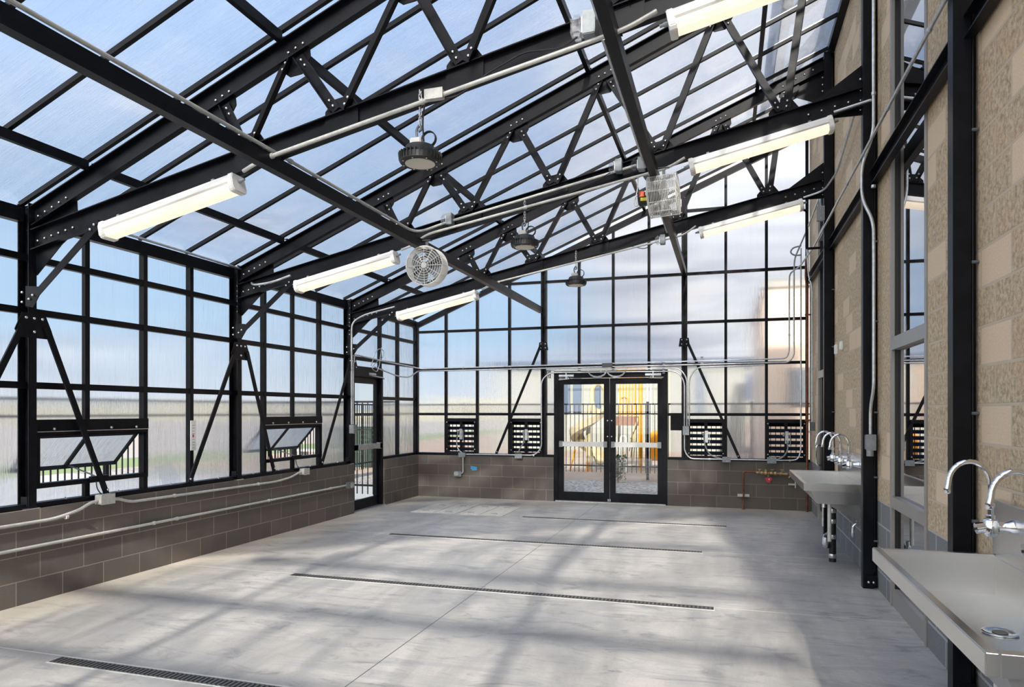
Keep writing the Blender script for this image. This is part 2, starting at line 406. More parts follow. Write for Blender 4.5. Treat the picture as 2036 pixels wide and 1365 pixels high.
# back wall
wb = thing('wall_back', (3.3, .1, 0), 'gable end wall of fluted glazing over a low brown block base', 'wall', kind='structure')
cmu_wall('block_base', [(0, 2.565, 0, .2, 0, .757), (4.50, 6.7, 0, .2, 0, .757)], 'cmu_back', wb)
rake = lambda x: 3.12+.415*(x+.12)
for i, x in enumerate(XB):
    if i in (4, 8): continue
    zz = 2.26 if i in (5, 6, 7) else .76
    w = .045 if i == 0 else .022
    MB().box(x-w, x+w, .05, .11, zz, rake(x)+.04).build('mullion', 'steel_black', wb, wb.location)
for z, x0, x1 in [(1.505, -.08, 2.6), (1.505, 4.5, 6.64), (2.33, -.08, 6.64), (3.02, -.08, 6.64), (3.82, 1.6, 6.64), (4.86, 4.15, 4.77), (4.86, 4.77, 5.45)]:
    MB().chan((x0, .08, z), (x1, .08, z), .05, .045, .006).build('girt', 'steel_black', wb, wb.location)
for a, c_ in [(-.05, 2.57), (4.5, 6.68)]:
    MB().box(a, c_, .02, .12, .757, .80).build('sill_plate', 'steel_black', wb, wb.location)
MB().bar((-.15, .08, rake(-.15)), (6.7, .08, rake(6.7)), .07, .09).build('rake_beam', 'steel_black', wb, wb.location)
LOUV = {1: 1, 3: 3, 8: 8, 10: 10}
for i in range(len(XB)-1):
    a, c_ = XB[i]+.003, XB[i+1]-.003
    if i in LOUV: z0 = 1.43; MB().box(a, c_, .121, .135, .80, .80+.001)
    elif i in (5, 6): z0 = 2.27
    elif i == 4: z0 = 2.27
    elif i == 7: z0 = 2.27
    else: z0 = .8
    MB().prism([(a, z0), (c_, z0), (c_, rake(c_)), (a, rake(a))], 0, axis='y', a=.121, b=.135).build('glazing_panel', 'polycarb_wall_x', wb, wb.location)
for a, c_ in [(2.40, 2.56), (4.54, 4.75)]:
    MB().box(a, c_, .121, .135, .8, 2.27).build('glazing_panel', 'polycarb_wall_x', wb, wb.location)
# front wall (behind the camera; its bars throw the shadows that cross the floor)
wf = thing('wall_front', (3.3, -12.65, 0), 'glazed front wall', 'wall', kind='structure')
cmu_wall('block_base', [(0, 6.7, -12.8, -12.6, 0, .757)], 'cmu_back', wf)
for i, x in enumerate(XB):
    w = .035 if i in (0, 4, 8) else .013
    MB().box(x-w, x+w, -12.73, -12.67, .76, rake(x)+.04).build('mullion', 'steel_black', wf, wf.location)
for z, x0 in [(1.505, -.08), (2.33, -.08), (3.02, -.08), (3.82, 1.6), (4.86, 4.1)]:
    MB().chan((x0, -12.7, z), (6.64, -12.7, z), .06, .13 if z > 2.9 else .09, .008).build('girt', 'steel_black', wf, wf.location)
for i in range(len(XB)-1):
    a, c_ = XB[i]+.003, XB[i+1]-.003
    MB().prism([(a, .8), (c_, .8), (c_, rake(c_)), (a, rake(a))], 0, axis='y', a=-12.75, b=-12.736).build('glazing_panel', 'polycarb_front', wf, wf.location)
# right wall with two storefront openings
wr = thing('wall_right', (6.8, -6, 0), 'tall tan split faced block wall with grey painted foot', 'wall', kind='structure')
H = 6.15
O1 = (-6.50, -5.44); O2 = (-1.90, -.80)
b = MB()
for y0, y1 in [(-12.8, O1[0]), (O1[1], O2[0]), (O2[1], .3)]: b.box(6.7, 7.0, y0, y1, 0, H)
for y0, y1 in (O1, O2): b.box(6.7, 7.0, y0, y1, 4.95, H)
b.build('block_wall', 'split_block', wr, wr.location)
MB().box(7.8, 7.9, -13, .5, -.1, H).build('room_beyond', 'steel_gap', wr, wr.location)
MB().box(7.0, 7.8, -13, .5, H-.1, H).build('room_lid', 'steel_gap', wr, wr.location)
# ceiling: roof glazing bars and sheets
ce = thing('ceiling', (3.3, -6, 4.5), 'sloping roof of fluted clear sheets between black glazing bars', 'roof', kind='structure')
for y in YL:
    MB().bar((-.14, y, zt(-.14)+.170), (6.69, y, zt(6.69)+.170), .034, .036).build('glazing_bar', 'steel_black', ce, ce.location)
for i in range(len(YL)-1):
    a, c_ = YL[i]+.003, YL[i+1]-.003
    MB().prism([(-.2, zt(-.2)+.193), (6.69, zt(6.69)+.193), (6.69, zt(6.69)+.207), (-.2, zt(-.2)+.207)], 0, axis='y', a=a, b=c_).build('roof_sheet', 'polycarb_roof', ce, ce.location)
MB().box(6.62, 6.7, -12.6, .2, 5.99, 6.13).build('ridge_flashing', 'steel_black', ce, ce.location)

# ================================================================== steel frame
BOLT = MB().lathe([(.011, 0), (.011, .007), (.008, .011), (.003, .013)], (0, 0, 0), (0, -1, 0), 8).build('bolt', 'bolt_zinc', smooth=True)
BOLTX = MB().lathe([(.012, 0), (.012, .007), (.009, .011), (.003, .013)], (0, 0, 0), (1, 0, 0), 8).build('bolt', 'bolt_zinc', smooth=True)
proto_bolts = [BOLT, BOLTX]
TOPN = [(1.85, 'A'), (2.48, 'B'), (3.37, 'C'), (4.28, 'D'), (5.36, 'E'), (6.17, 'F')]
BOTN = [2.09, 2.85, 3.77, 4.81, 5.92]
def make_truss(label):
    O = (0, 0, 3.0); T = thing('roof_truss', O, label, 'roof truss', 'roof trusses of the greenhouse')
    def P(mb, name='x'): return mb.build(name, 'steel_black', T, O)
    P(MB().chan((-.02, 0, zt(-.02)), (6.60, 0, zt(6.60)), .055, .155, .008, flip=-1), 'top_chord')
    P(MB().chan((-.02, 0, zb(-.02)), (6.60, 0, zb(6.60)), .055, .165, .008, flip=-1), 'bottom_chord')
    nodes = []
    for x, nm in TOPN: nodes.append((x, zt(x)-.05, x, zt(x), .41))
    tw = lambda x: (x, zt(x)-.10); bw = lambda x: (x, zb(x)+.10)
    webs = [(1.85, 2.09), (2.48, 2.09), (2.48, 2.85), (3.37, 2.85), (3.37, 3.77), (4.28, 3.77), (4.28, 4.81), (5.36, 4.81), (5.36, 5.92), (6.17, 5.92)]
    for tx, bx in webs:
        off = .050 if tx > bx else -.050
        p0 = Vector((tx-off*.9, -.005, zt(tx)-.095)); p1 = Vector((bx+off*.55, -.005, zb(bx)+.10))
        w_ = P(MB().ang(p1, p0, .045, .070, .006, up=(1, 0, 0) if off > 0 else (-1, 0, 0), flip=1 if off > 0 else -1), 'web_member')
        d = (p1-p0).normalized()
        for q, s_ in ((p0, 1), (p1, -1)):
            for kk in (.035, .085):
                r = q+d*s_*kk; inst(BOLT, (r.x, -.012, r.z-3.0), w_)
    for x, _ in TOPN:
        lo = zt(x)
        g = P(MB().prism([(x-.11, zt(x-.11)-.06), (x+.12, zt(x+.12)-.06), (x+.13, zt(x)-.10), (x+.06, zt(x)-.21), (x-.04, zt(x)-.22), (x-.11, zt(x)-.17)], 0, axis='y', a=.003, b=.012), 'gusset_plate')
        for q in (-.06, 0, .06): inst(BOLT, (x+q, .02, zt(x+q)-.012-3.0), g)
    for x in BOTN:
        g = P(MB().prism([(x-.13, zb(x-.13)-.07), (x+.14, zb(x+.14)-.07), (x+.14, zb(x)+.12), (x+.08, zb(x)+.20), (x-.05, zb(x)+.18), (x-.12, zb(x)+.10)], 0, axis='y', a=.003, b=.012), 'gusset_plate')
        for q in (-.055, .005, .065): inst(BOLT, (x+q+.02, .018, zb(x+q)-.02-3.0), g)
    # eave haunch
    g = P(MB().prism([(-.13, 3.20), (.42, zt(.42)+.02), (.44, zb(.44)-.03), (.27, zb(.27)-.10), (0, 2.68), (-.13, 2.68)], 0, axis='y', a=.030, b=.038), 'haunch_plate')
    for i in range(6): inst(BOLT, (-.04+i*.075, .018, zt(-.04+i*.075)-.01-3), g)
    for i in range(6): inst(BOLT, (.03+i*.075, .018, zb(.03+i*.075)-.01-3), g)
    for z in (3.03, 2.97, 2.91, 2.85, 2.79, 2.73): inst(BOLT, (-.06, .030, z-3), g)
    # wall side haunches
    g = P(MB().prism([(6.60, 4.20), (6.02, zb(6.02)-.02), (6.10, zb(6.1)+.06), (6.60, 4.66)], 0, axis='y', a=.030, b=.038), 'haunch_plate')
    for i in range(4): inst(BOLT, (6.14+i*.11, .018, zb(6.14+i*.11)-3), g)
    for z in (4.25, 4.33, 4.42, 4.52): inst(BOLT, (6.57, .030, z-3), g)
    g = P(MB().prism([(6.60, 5.93), (6.05, zt(6.05)+.02), (6.08, zt(6.08)-.08), (6.60, 5.35)], 0, axis='y', a=.030, b=.038), 'haunch_plate')
    for i in range(4): inst(BOLT, (6.16+i*.1, .018, zt(6.16+i*.1)-3), g)
    for z in (5.45, 5.53, 5.61, 5.70): inst(BOLT, (6.57, .030, z-3), g)
    return T
T1 = make_truss('nearest of the three roof trusses, rising from the column at the left edge')
T2 = copy_tree(T1); tag(T2, 'middle roof truss, the one with both round and caged fans hung beside it'); T2['label'] = 'middle of the three roof trusses, beside both white fans'
T3 = copy_tree(T1); T3['label'] = 'farthest roof truss, closest to the gable end wall'
for T, y in zip((T1, T2, T3), FR): T.location = (0, y, 3.0)

LLAB = ['left wall column nearest the camera, at the left frame edge', 'left wall column between the two tilted vent windows', 'left wall column beside the single glazed door']
RLAB = ['black steel column behind the near sink on the block wall', 'black steel column standing between the two steel sinks', 'black steel column at the far corner of the block wall, beyond the far sink']
for y, lab in zip(FR, LLAB):
    O = Vector((-.07, y, .757)); T = thing('steel_column', O, lab, 'column', 'left wall columns')
    MB().chan((-.07, y, .765), (-.07, y, 3.26), .07, .125, .008, up=(1, 0, 0), flip=1).build('post', 'steel_black', T, O)
    MB().box(-.14, 0, y-.06, y+.06, .757, .766).build('base_plate', 'bolt_zinc', T, O)
    for x in (-.11, -.03): inst(BOLT, Vector((x, y+.0, .82))-O, T)
    MB().box(-.1, -.03, y-.03, y-.02, .78, .86).build('base_bracket', 'steel_black', T, O)
    # knee brace up to the truss
    kb = MB().bar((-.0, y-.052, 2.44), (.72, y-.052, 3.03), .012, .062, up=(0, 1, 0)).bar((0, 0, 0), (0, 0, .001), .0001, .0001)
    kb = MB().ang((.0, y-.045, 2.44), (.74, y-.045, 3.035), .04, .06, .006, up=(-1, 0, 1)).build('knee_brace', 'steel_black', T, O)
    for x, z in ((.02, 2.47), (.06, 2.50), (.66, 2.985), (.70, 3.02)): inst(BOLT, Vector((x, y-.05, z))-O, kb)
    g = MB().prism([(-.03, 2.42), (.05, 2.40), (.12, 2.50), (.10, 2.57), (-.03, 2.58)], 0, axis='y', a=y-.044, b=y-.038).build('knee_plate', 'steel_black', T, O)
    for z in (2.45, 2.53): inst(BOLT, Vector((-.06, y-.045, z))-O, g)
    # sway braces down to the sill, on the room face
    g = MB().prism([(y-.10, 2.36), (y+.10, 2.36), (y+.16, 2.22), (y+.12, 2.16), (y-.12, 2.16), (y-.16, 2.22)], 0, axis='x', a=.0, b=.007).build('gusset_plate', 'steel_black', T, O)
    for a, z in ((-.07, 2.32), (0, 2.32), (.07, 2.32), (-.11, 2.23), (0, 2.21), (.11, 2.23)): inst(BOLTX, Vector((.008, y+a, z))-O, g)
    ends = {FR[0]: (-.78, .72), FR[1]: (-.78, .66), FR[2]: (-.80, None)}[y]
    for e in ends:
        if e is None: continue
        s_ = 1 if e > 0 else -1
        br = MB().bar((.016, y+.10*s_, 2.26), (-.02, y+e, .80), .05, .016, up=(1, 0, 0)).build('sway_brace', 'steel_black', T, O)
        inst(BOLTX, Vector((-.008, y+e, .84))-O, br)
for y, lab in zip(FR, RLAB):
    O = Vector((6.645, y, 0)); T = thing('steel_column', O, lab, 'column', 'block wall columns')
    MB().chan((6.62, y, 0.0), (6.62, y, 5.98), .09, .085, .009, up=(-1, 0, 0), flip=1).box(6.662, 6.715, y+.01, y+.02, 0, 5.98).build('post', 'steel_black', T, O)
    MB().box(6.60, 6.68, y-.055, y-.045, .02, .12).build('base_bracket', 'steel_black', T, O)
    for x in (6.62, 6.66): inst(BOLT, Vector((x, y-.057, .06))-O, T)
    MB().tube([(6.672, y-.035, .15), (6.672, y-.035, 5.9)], .006, 6).build('earth_rod', 'steel_black', T, O)
    for z in (.42, .98, 1.55, 2.35, 3.05): MB().tube([(6.665, y-.042, z), (6.70, y-.042, z)], .009, 8).build('standoff_bolt', 'box_dark', T, O)
# gable posts with their sway braces
for x, s_, top, lab in [(2.38, -1, 4.08, 'gable post left of the double doors'), (4.77, 1, 5.08, 'gable post right of the double doors')]:
    O = Vector((x, .06, .757)); T = thing('steel_column', O, lab, 'column', 'gable wall posts')
    MB().box(x-.045, x-.012, .0, .115, .76, top).box(x+.012, x+.045, .0, .115, .76, top).box(x-.012, x+.012, .05, .065, .76, top).build('post', 'steel_black', T, O)
    g = MB().prism([(x-.07, 2.76), (x+.07, 2.76), (x+.09, 2.62), (x-.09, 2.62)], 0, axis='y', a=-.010, b=-.002).build('gusset_plate', 'steel_black', T, O)
    for a, z in ((-.04, 2.73), (.04, 2.73), (-.04, 2.66), (.04, 2.66)): inst(BOLT, Vector((x+a, -.012, z))-O, g)
    br = MB().bar((x+s_*.05, -.018, 2.69), (x+s_*.86, -.018, .80), .012, .045, up=(1, 0, 0)).bar((x, -.018, 2.69), (x, -.018, 2.6899), .0001, .0001, up=(1, 0, 0))
    br = MB().bar((x+s_*.05, -.018, 2.69), (x+s_*.86, -.018, .80), .045, .012, up=(0, 1, 0)).build('sway_brace', 'steel_black', T, O)
    inst(BOLT, Vector((x+s_*.84, -.026, .84))-O, br)
# purlins
for x, lab in [(.60, 'roof purlin closest to the eave'), (2.38, 'second roof purlin up from the eave'), (4.12, 'third roof purlin up from the eave'), (5.80, 'top roof purlin nearest the block wall')]:
    b = MB(); cuts = [-12.5]+FR+[.05]
    for a, c_ in zip(cuts, cuts[1:]): b.chan((x, a+.029, zt(x)+.10), (x, c_-.029, zt(x)+.10), .042, .072, .006)
    tag(b.build('roof_purlin', 'steel_black', org=(x, -6, zt(x))), 'black steel '+lab, 'beam', 'purlins under the roof sheets')
b = MB()
for a, c_ in zip([-12.5]+FR, FR+[.05]): b.chan((-.085, a+.04, 3.165), (-.085, c_-.04, 3.165), .07, .12, .008)
tag(b.build('eave_beam', 'steel_black', org=(-.08, -6, 3.1)), 'black eave beam along the top of the left wall', 'beam')
for x, z, lab in [(2.34, 3.318, 'long black tie beam passing under the trusses left of centre'), (4.77, 3.822, 'long black tie beam passing under the trusses beside the caged fan')]:
    b = MB().chan((x, -12.5, z), (x, .0, z), .07, .10, .007)
    O = Vector((x, -6, z)); T = thing('tie_beam', O, lab, 'beam', 'lengthwise tie beams'); b.build('channel', 'steel_black', T, O)
    MB().bar((x+.0, -12.5, z+.054), (x, -.02, z+.054), .035, .006).build('highlight_strip', 'conduit', T, O)  # pale strip put on the beam for the highlight along its top flange
    for y in FR:
        c_ = MB().box(x-.045, x+.045, y-.02, y+.02, z+.05, z+.062).build('clip', 'steel_black', T, O)
        inst(BOLT, Vector((x, y-.05, z))-O, c_)
b = MB()
for a, c_ in zip([-12.5]+FR, FR+[-.02]): b.chan((6.655, a+.05, 3.60), (6.655, c_-.05, 3.60), .055, .13, .009)
tag(b.build('wall_beam', 'steel_black', org=(6.64, -6, 3.5)), 'black channel beam running level along the tan block wall between its columns', 'beam')

# ================================================================== doors and windows
def box_frame(x0, x1, z0, z1, y0, y1, w, wt=None, wb_=None, axis='y'):
    wt = wt or w; wb_ = wb_ or w; b = MB()
    L = [(x0, x0+w, z0, z1), (x1-w, x1, z0, z1), (x0+w, x1-w, z1-wt, z1), (x0+w, x1-w, z0, z0+wb_)]
    for a, c_, d, e in L:
        if axis == 'y': b.box(a, c_, y0, y1, d, e)
        else: b.box(y0, y1, a, c_, d, e)
    return b
O = Vector((3.535, .05, 0)); D = thing('door_1', O, 'double glazed black doors with push bars in the gable wall', 'door', kind='structure')
MB().box(2.57, 2.635, 0, .13, 0, 2.25).box(4.435, 4.50, 0, .13, 0, 2.25).box(2.635, 4.435, 0, .13, 2.13, 2.25).build('door_frame', 'steel_black', D, O)
MB().box(2.60, 4.47, -.02, .14, -.01, .018).build('threshold', 'conduit', D, O)
for x0, x1, hs in [(2.64, 3.53, 1), (3.54, 4.43, -1)]:
    lf = box_frame(x0, x1, .02, 2.12, .03, .08, .095, .10, .15).build('door_leaf', 'steel_black', D, O)
    MB().box(x0+.09, x1-.09, .05, .058, .16, 2.03).build('pane', 'door_glass', lf, O*0+O)
    pb = MB().box(x0+.03, x1-.03, -.03, .0, .955, 1.035).build('push_bar', 'alu_bright', lf, O)
    MB().box(x0+.03, x0+.09, -.035, .03, .945, 1.045).box(x1-.09, x1-.03, -.035, .03, .945, 1.045).build('bar_bracket', 'box_grey', pb, O)
    cx_ = (x0+.16) if hs > 0 else (x1-.16)
    cl = MB().tube([(cx_-.13, -.03, 2.165), (cx_+.13, -.03, 2.165)], .028, 10).build('door_closer', 'conduit', lf, O, True)
    MB().tube([(cx_, -.05, 2.16), (cx_+.06*hs, -.10, 2.11), (cx_-.14*hs, -.01, 2.10)], .009, 6).box(cx_-.01, cx_+.01, -.06, -.03, 2.1, 2.23).build('closer_arm', 'conduit', cl, O)
for x in (3.50, 3.57):
    for z in (1.13, 1.40): MB().lathe([(.012, 0), (.010, .012)], (x, .03, z), (0, -1, 0), 8).build('lock_stud', 'bolt_zinc', D, O)
for x in (3.52, 3.55): MB().box(x-.012, x+.004, .0, .01, .03, .07).build('floor_bolt', 'bolt_zinc', D, O)

O = Vector((-.05, -1.82, 0)); D = thing('door_2', O, 'single glazed black door in the left wall near the far corner', 'door', kind='structure')
MB().box(-.18, -.02, -2.31, -2.26, 0, 2.26).box(-.18, -.02, -1.385, -1.335, 0, 2.26).box(-.18, -.02, -2.26, -1.385, 2.10, 2.26).build('door_frame', 'steel_black', D, O)
MB().box(-.2, 0.02, -2.3, -1.33, -.01, .02).build('threshold', 'conduit', D, O)
lf = box_frame(-2.255, -1.39, .02, 2.10, -.12, -.07, .085, .10, .15, 'x').build('door_leaf', 'steel_black', D, O)
MB().box(-.10, -.092, -2.18, -1.46, .16, 2.01).build('pane', 'door_glass', lf, O)
pb = MB().box(-.04, .0, -2.24, -1.41, .955, 1.035).build('push_bar', 'conduit', lf, O)
MB().box(-.07, .0, -1.47, -1.41, .945, 1.045).box(-.07, .0, -2.24, -2.18, .945, 1.045).build('bar_bracket', 'box_grey', pb, O)
cl = MB().tube([(-.03, -1.82, 2.15), (-.03, -1.60, 2.15)], .028, 10).build('door_closer', 'conduit', lf, O, True)
MB().tube([(-.01, -1.75, 2.13), (.12, -1.6, 2.10), (-.02, -1.3, 2.09)], .009, 6).build('closer_arm', 'conduit', cl, O)

def awning(name, y0, y1, label):
    O = Vector((-.1, (y0+y1)/2, .9)); Wn = thing(name, O, label, 'window', kind='structure')
    MB().box(-.12, -.045, y0, y1, 1.385, 1.49).build('header', 'steel_black', Wn, O)
    box_frame(y0, y1, .915, 1.385, -.13, -.05, .03, .03, .04, 'x').build('frame', 'steel_black', Wn, O)
    MB().bar((-.045, y0, 1.388), (-.045, y1, 1.388), .012, .006).build('hinge_rail', 'conduit', Wn, O)
    for k in range(4):
        inst(BOLTX, Vector((-.045, y0+.15+k*(y1-y0-.3)/3, 1.41))-O, Wn)
    # sash hinged at its head, bottom swung outward
    a = math.radians(43); dn = Vector((-math.sin(a), 0, -math.cos(a))); h0 = Vector((-.135, 0, 1.365)); L = .44
    nrm = Vector((math.cos(a), 0, -math.sin(a)))
    def slab(ya, yb, d0, d1, th):
        v = []
        for yy in (ya, yb):
            for d in (d0, d1):
                for q in (0, th):
                    p = h0+dn*d+nrm*q; v.append((p.x, yy, p.z))
        return v, [(0, 1, 3, 2), (4, 6, 7, 5), (0, 4, 5, 1), (2, 3, 7, 6), (0, 2, 6, 4), (1, 5, 7, 3)]
    s_ = MB(); ya, yb = y0+.04, y1-.04; ym = (ya+yb)/2-.02
    for q in [(ya, yb, 0, .03), (ya, yb, L-.035, L), (ya, ya+.03, 0, L), (yb-.03, yb, 0, L), (ym-.018, ym+.018, 0, L)]: s_.add(*slab(*q, .022))
    sa = s_.build('sash', 'steel_black', Wn, O)
    MB().add(*slab(ya+.02, yb-.02, .02, L-.02, .006)).build('pane', 'polycarb_wall_y', sa, O)
    e = h0+dn*(L-.03)
    MB().box(-.05, -.015, (y0+y1)/2-.09, (y0+y1)/2+.09, .925, .975).build('opener_motor', 'steel_black', Wn, O)
    MB().tube([(-.04, (y0+y1)/2, .96), (e.x, (y0+y1)/2, e.z)], .007, 6).build('opener_chain', 'box_dark', Wn, O)
    MB().tube([(-.02, (y0+y1)/2-.04, .93), (.0, (y0+y1)/2-.05, .86), (.01, (y0+y1)/2+.02, .77)], .005, 6, .05).build('motor_cable', 'cable_black', Wn, O)
awning('window_1', -7.36, -6.20, 'nearer tilted vent window low in the left wall')
awning('window_2', -4.38, -3.11, 'farther tilted vent window low in the left wall')

# storefront glazing in the block wall
def storefront(name, y0, y1, label, door=False):
    O = Vector((6.76, (y0+y1)/2, 0)); Wn = thing(name, O, label, 'door' if door else 'window', kind='structure')
    xx = (6.70, 6.80) if not door else (6.71, 6.80)
    b = MB()
    w = .085 if door else .05
    b.box(6.69, 6.80, y0, y0+.05, 0, 4.95).box(6.69, 6.80, y1-w, y1, 0, 4.95)
    b.box(6.70, 6.80, y0+.05, y1-w, 0, .14).box(6.70, 6.80, y0+.05, y1-w, 4.87, 4.95)
    for z in (2.10,) if not door else (2.08, 4.05): b.box(6.69, 6.80, y0+.05, y1-w, z-.05, z+.05)
    if not door: b.box(6.69, 6.80, y0+.05, y1-w, .79, .88)
    b.build('frame', 'alu_bronze', Wn, O)
    MB().box(6.715, 6.80, y0+.05, y0+.062, .14, 4.87).box(6.715, 6.80, y1-w-.014, y1-w, .14, 4.87).build('gasket', 'black_rubber', Wn, O)
    zs = [(.14, .79), (.88, 2.05), (2.15, 4.87)] if not door else [(.14, 2.03), (2.13, 4.0), (4.1, 4.87)]
    gx = 6.77 if door else 6.735
    for z0, z1 in zs: MB().box(gx, gx+.008, y0+.06, y1-w-.01, z0, z1).build('pane', 'tinted_glass', Wn, O)
    if door:
        MB().box(6.715, 6.77, y1-.25, y1-w, .14, 2.03).box(6.715, 6.77, y0+.05, y0+.17, .14, 2.03).box(6.715, 6.77, y0+.17, y1-.25, .14, .40).build('door_leaf', 'alu_dark', Wn, O)
        MB().tube([(6.71, y1-.3, .80), (6.64, y1-.3, .80), (6.64, y1-.3, 1.08), (6.71, y1-.3, 1.08)], .011, 8, .03).build('pull_handle', 'chrome', Wn, O, True)
storefront('window_3', *O1, 'tall bronze framed window in the block wall beside the near column')
storefront('door_3', *O2, 'bronze framed glass door in the block wall behind the far sink', True)

# ================================================================== louvre vents in the gable wall
def make_louvre(lab, conduit_x, flip=1):
    O = Vector((0, .06, .80)); T = thing('louvre_vent', O, lab, 'louvre vent', 'louvre vents low in the gable wall')
    box_frame(-.29, .29, .80, 1.43, .03, .14, .04, .06, .03).build('frame', 'steel_black', T, O)
    MB().box(-.025, .025, .05, .07, .83, 1.37).build('centre_bar', 'steel_black', T, O)
    for k in range(6):
        z = .845+k*.094
        MB().add(*(lambda z: ([(x, y, zz) for x in (-.25, .25) for y, zz in ((.045, z), (.049, z+.004), (.125, z+.052), (.121, z+.056))],
                 [(0, 1, 2, 3), (7, 6, 5, 4), (0, 4, 5, 1), (1, 5, 6, 2), (2, 6, 7, 3), (3, 7, 4, 0)]))(z)).build('blade', 'steel_black', T, O)
    a = MB().box(-.045+.03, .005+.03, .005, .035, 1.05, 1.24).build('actuator', 'conduit', T, O)
    MB().tube([(.015, -.0, 1.22), (.055, -.0, 1.21), (.06, -.0, 1.02)], .006, 6).box(.04, .07, -.005, .01, 1.0, 1.02).build('actuator_arm', 'conduit', a, O)
    MB().lathe([(.022, 0), (.022, .03), (.014, .05)], (-.035, .0, 1.21), (0, 0, -1), 10).build('cable_gland', 'box_grey', a, O)
    for x, z in ((-.27, .87), (.27, .87), (-.27, 1.36), (.27, 1.36)): inst(BOLT, Vector((x, .03, z))-O, T)
    return T
LV = make_louvre('louvre vent nearest the far left corner', 0)
for x, lab in [(.825, None), (2.055, 'louvre vent just left of the double doors'), (5.11, 'louvre vent just right of the double doors'), (6.33, 'louvre vent in the right end of the gable wall, above the copper valves')]:
    T = LV if lab is None else copy_tree(LV)
    T.location.x = x
    if lab: T['label'] = lab
def flex(name, pts, label, r=.011):
    tag(MB().tube(pts, r, 8, .12).build(name, 'box_grey', org=pts[0], smooth=True), label, 'cable')
flex('flexible_conduit', [(.79, .0, 1.17), (.76, -.02, 1.0), (.80, -.03, .86), (.89, -.04, .80)], 'grey flexible conduit at the louvre vent nearest the left corner')
flex('flexible_conduit', [(2.02, .0, 1.17), (2.03, -.02, 1.0), (1.96, -.03, .90), (1.94, -.04, .83)], 'short grey flexible conduit at the louvre vent left of the double doors')
flex('flexible_conduit', [(5.075, .0, 1.17), (5.10, -.02, .98), (5.18, -.03, .84), (5.36, -.04, .79)], 'curved flexible conduit at the louvre vent right of the double doors')
flex('flexible_conduit', [(6.33, .0, 1.10), (6.36, -.02, .98), (6.30, -.03, .84), (6.17, -.04, .79)], 'curved flexible conduit at the rightmost louvre vent')

# ================================================================== electrical: conduits and boxes
def conduit(pts, label, r=.012, m='conduit', bend=.12, clips=(), cat='conduit', group=None):
    O = Vector(pts[0]); T = thing('electrical_conduit', O, label, cat, group)
    MB().tube(pts, r, 10, bend).build('pipe', m, T, O, True)
    for (p, ax) in clips:
        MB().lathe([(r+.006, -.012), (r+.006, .012)], p, ax, 10).build('coupling', m, T, O, True)
    return T
def jbox(c_, sx, sy, sz, label, m='box_grey', name='junction_box', cover=None):
    O = Vector(c_); T = thing(name, O, label, 'junction box')
    MB().box(O.x-sx/2, O.x+sx/2, O.y-sy/2, O.y+sy/2, O.z-sz/2, O.z+sz/2).build('box_body', m, T, O, bevel=.004)
    if cover == 'x':
        p = MB().box(O.x+sx/2, O.x+sx/2+.004, O.y-sy/2-.004, O.y+sy/2+.004, O.z-sz/2-.004, O.z+sz/2+.004).build('cover_plate', m, T, O, bevel=.001)
        for q in (-1, 1): MB().lathe([(.004, 0), (.003, .003)], (O.x+sx/2+.004, O.y+q*sy*.33, O.z), (1, 0, 0), 6).build('screw', 'bolt_zinc', p, O)
    else:
        p = MB().box(O.x-sx/2-.004, O.x+sx/2+.004, O.y-sy/2-.004, O.y-sy/2, O.z-sz/2-.004, O.z+sz/2+.004).build('cover_plate', m, T, O, bevel=.001)
        for q in (-1, 1): MB().lathe([(.004, 0), (.003, .003)], (O.x, O.y-sy/2-.004, O.z+q*sz*.35), (0, -1, 0), 6).build('screw', 'bolt_zinc', p, O)
    return T
yb = -.045
conduit([(.03, -2.36, 2.30), (.03, -2.36, 2.42), (.03, -1.6, 2.39), (.03, -.06, 2.345), (.12, yb, 2.335), (6.33, yb, 2.385), (6.37, yb, 2.5), (6.37, yb, 3.55), (6.37, -.10, 3.70), (6.50, -.4, 3.76), (6.56, -1.5, 3.79), (6.56, -12.4, 3.79)],
        'upper long conduit crossing the gable wall and running back along the block wall', clips=[((3.36, yb, 2.36), (1, 0, 0)), ((6.37, yb, 2.75), (0, 0, 1)), ((6.56, -4.2, 3.79), (0, 1, 0)), ((6.56, -6.0, 3.79), (0, 1, 0)), ((6.56, -7.1, 3.79), (0, 1, 0)), ((.9, yb, 2.34), (1, 0, 0))])
conduit([(.03, -1.75, 2.27), (.03, -.9, 2.16), (.03, -.45, 2.16), (.05, -.12, 2.29), (.12, yb, 2.29), (6.36, yb, 2.325), (6.44, yb, 2.42), (6.44, yb, 3.75), (6.44, -.12, 3.93), (6.56, -.6, 4.22), (6.56, -2.2, 4.29), (6.56, -2.3, 4.02)],
        'lower long conduit crossing the gable wall, ending at the box on the far column', clips=[((6.44, yb, 3.0), (0, 0, 1)), ((1.8, yb, 2.30), (1, 0, 0))])
conduit([(6.54, yb, 4.1), (6.54, yb, .95), (6.50, yb, .795), (6.30, yb, .785), (4.86, yb, .785), (4.775, yb, .90), (4.775, yb, 2.05), (4.66, yb, 2.215), (2.5, yb, 2.225), (2.36, yb, 2.10), (2.36, yb, .92), (2.24, yb, .79), (.89, yb, .785)],
        'conduit looping down the gable corner, along the sill and over the double doors', clips=[((6.38, yb, .785), (1, 0, 0)), ((5.17, yb, .785), (1, 0, 0)), ((2.22, yb, .785), (1, 0, 0)), ((3.4, yb, 2.222), (1, 0, 0))])
conduit([(4.815, yb-.0, 1.32), (4.815, yb, 2.10), (4.70, yb, 2.265), (2.45, yb-.01, 2.275)], 'conduit rising from the switch box right of the doors and bending left over them')
conduit([(4.85, yb-.0, 1.32), (4.85, yb, 2.10), (4.96, yb, 2.27), (6.0, yb-.02, 2.29)], 'conduit rising from the switch box right of the doors and bending right')
